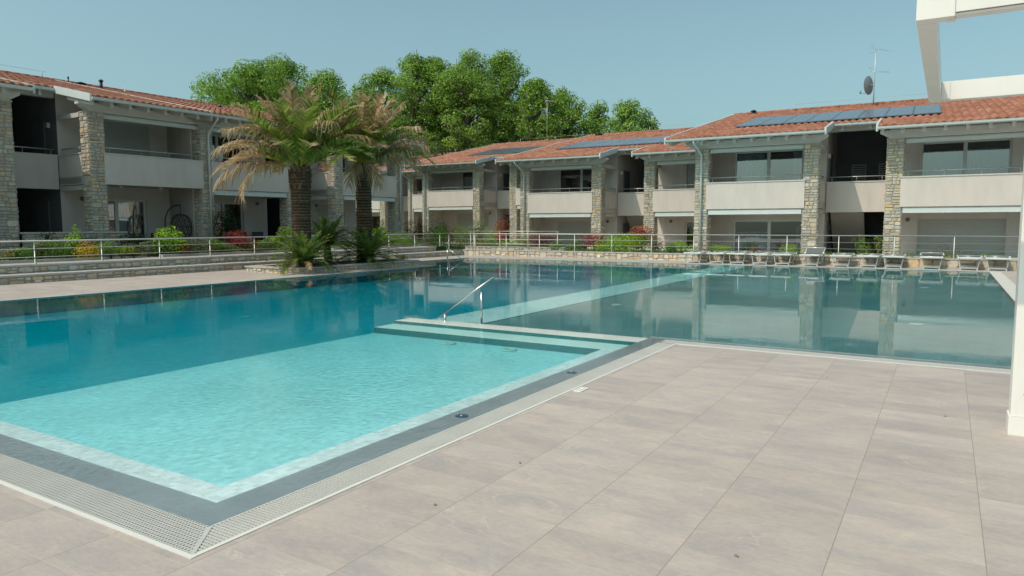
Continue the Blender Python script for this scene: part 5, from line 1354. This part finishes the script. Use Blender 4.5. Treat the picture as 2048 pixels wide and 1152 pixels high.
aerial('aerial mast with two antennas on the near roof beside the satellite dish', A_, top_ - A_.z, 0.2, ((top_ - A_.z - .12, .85, .28, .25, 7), (top_ - A_.z - 1.25, .75, .16, -.15, 4)))
ds = thing('satellite_dish', 'grey satellite dish on the near roof clamped to the foot of the aerial', 'satellite dish', A_ + Vector((-.06, -.10, 0)), rad(122))
m_ = MB(); n = 20; rings = []
for i in range(7):
    r = .42 * i / 6; rings.append([(.20 - .0 + .28 * (r / .42) ** 2 * .35, r * math.cos(2 * math.pi * j / n), .95 + r * 1.12 * math.sin(2 * math.pi * j / n)) for j in range(n)])
tilt = Matrix.Rotation(rad(-18), 4, 'Y')
for i in range(6):
    for j in range(n):
        j2 = (j + 1) % n; q4 = [rings[i][j], rings[i][j2], rings[i + 1][j2], rings[i + 1][j]]
        m_.face([tuple(v) for v in q4] if i else [tuple(rings[0][0]), tuple(rings[1][j2]), tuple(rings[1][j])], 0, None, True)
m_.build('reflector', M['dish'], ds)
m_ = MB(); m_.tube([(.2, 0, .55), (.72, 0, .62)], .014, 6); m_.tube([(.72, 0, .60), (.72, 0, .76)], .04, 8); m_.build('feed_arm', M['dish'], ds)
m_ = MB(); m_.tube([(.0, 0, -.2), (.0, 0, 1.0)], .028, 8); m_.tube([(0, 0, .92), (.21, 0, .95)], .03, 8); m_.build('bracket', M['dish'], ds)
B_ = on_q(AR, 40.8 + 10.8, 1094, 291); tB = on_q(AR, 40.8 + 10.8, 1098, 196).z
aerial('aerial mast standing against the trees on the roof behind the middle house', B_, tB - B_.z, .4, ((tB - B_.z - .2, .8, .3, .1, 6), (tB - B_.z - 1.1, .6, .2, .6, 4)))
# vents on the tiles, parts of their houses
def roof_vent(hname, az, q, px, py, r, h_, cap):
    h = bpy.data.objects[hname]; P_ = on_q(az, q, px, py); loc = Matrix.Rotation(-h.rotation_euler[2], 4, 'Z') @ (P_ - h.location)
    loc.z = rz_(loc.y) + .03
    m_ = MB(); m_.tube([(loc.x, loc.y, loc.z - .1), (loc.x, loc.y, loc.z + h_)], r, 10); m_.lathe(loc.x, loc.y, [(r * cap, loc.z + h_), (r * cap, loc.z + h_ + .03), (r * .4, loc.z + h_ + .10)], 10); m_.build('roof_vent', M['black'], h)
roof_vent('terraced_house.004', AB, -26.2 - 9.6, 203, 184, .07, .40, 1.7)
roof_vent('terraced_house.004', AB, -26.2 - 10.4, 161, 172, .16, .10, 1.8)
roof_vent('terraced_house.004', AB, -26.2 - 10.6, 137, 169, .03, .28, 1.5)
roof_vent('terraced_house.004', AB, -26.2 - 8, 441, 229, .07, .12, 1.5)
roof_vent('terraced_house', AR, 30.2 + 11.1, 1507, 229, .11, .18, 1.5)
roof_vent('terraced_house.001', AR, 34.7 + 11.1, 1197, 272, .22, .16, 1.2)

# few fallen leaves on the paving
lf = MB()
for px_, py_ in ((1472, 1112), (1890, 833), (1654, 755), (1040, 926), (870, 1010)):
    P_ = at_z(px_, py_, .004); a = R.uniform(0, 6.28); l = .009
    lf = MB(); lf.face([(-l, -.006, 0), (0, -.012, .004), (l, 0, .006), (0, .012, .003)], 0, (.22, .16, .10)); tag(lf.build('fallen_leaf', M['leaf'], loc=P_, rz=a), 'tiny dry leaf lying on the paving', 'leaf', 'dry leaves on the paving')

# ---------------------------------------------------------------- daylight
SUN_AZ, SUN_EL = 238.0, 54.0
w_ = bpy.data.worlds.new('World'); sc.world = w_; w_.use_nodes = True; nt = w_.node_tree; nt.nodes.clear()
out = nt.nodes.new('ShaderNodeOutputWorld'); bg = nt.nodes.new('ShaderNodeBackground'); sky = nt.nodes.new('ShaderNodeTexSky')
sky.sky_type = 'NISHITA'; sky.sun_disc = False; sky.sun_elevation = rad(SUN_EL); sky.sun_rotation = rad(SUN_AZ); sky.altitude = 60; sky.air_density = 1.0; sky.dust_density = 3.5; sky.ozone_density = 2.0
hs = nt.nodes.new('ShaderNodeHueSaturation'); hs.inputs['Saturation'].default_value = .62
tn = nt.nodes.new('ShaderNodeMix'); tn.data_type = 'RGBA'; tn.blend_type = 'MULTIPLY'; tn.inputs[0].default_value = 1; tn.inputs[7].default_value = (.565, .775, .725, 1)
nt.links.new(sky.outputs[0], hs.inputs['Color']); nt.links.new(hs.outputs[0], tn.inputs[6]); nt.links.new(tn.outputs[2], bg.inputs[0]); bg.inputs[1].default_value = .15
nt.links.new(bg.outputs[0], out.inputs[0])
sl_ = bpy.data.lights.new('sun', 'SUN'); sl_.energy = 2.0; sl_.angle = rad(.53); sl_.color = (1.0, .855, .73)
so = bpy.data.objects.new('sun', sl_); col.objects.link(so)
d_ = Vector((math.sin(rad(SUN_AZ)) * math.cos(rad(SUN_EL)), math.cos(rad(SUN_AZ)) * math.cos(rad(SUN_EL)), math.sin(rad(SUN_EL))))
so.rotation_euler = (-d_).to_track_quat('-Z', 'Y').to_euler(); so.location = d_ * 60

cam = bpy.data.cameras.new('camera'); cam.sensor_width = 36.0; cam.lens = 36.0 * F / 2048; cam.clip_end = 2000; cam.clip_start = .05
co = bpy.data.objects.new('camera', cam); col.objects.link(co)
m3 = Matrix((_cx, _cy, -_fw)).transposed(); co.matrix_world = Matrix.Translation(CAM) @ m3.to_4x4(); sc.camera = co
sc.view_settings.view_transform = 'Standard'; sc.view_settings.look = 'None'; sc.view_settings.exposure = .4; sc.view_settings.gamma = 1
sc.cycles.max_bounces = 12; sc.cycles.diffuse_bounces = 8; sc.cycles.transparent_max_bounces = 16; sc.cycles.sample_clamp_indirect = 6.0
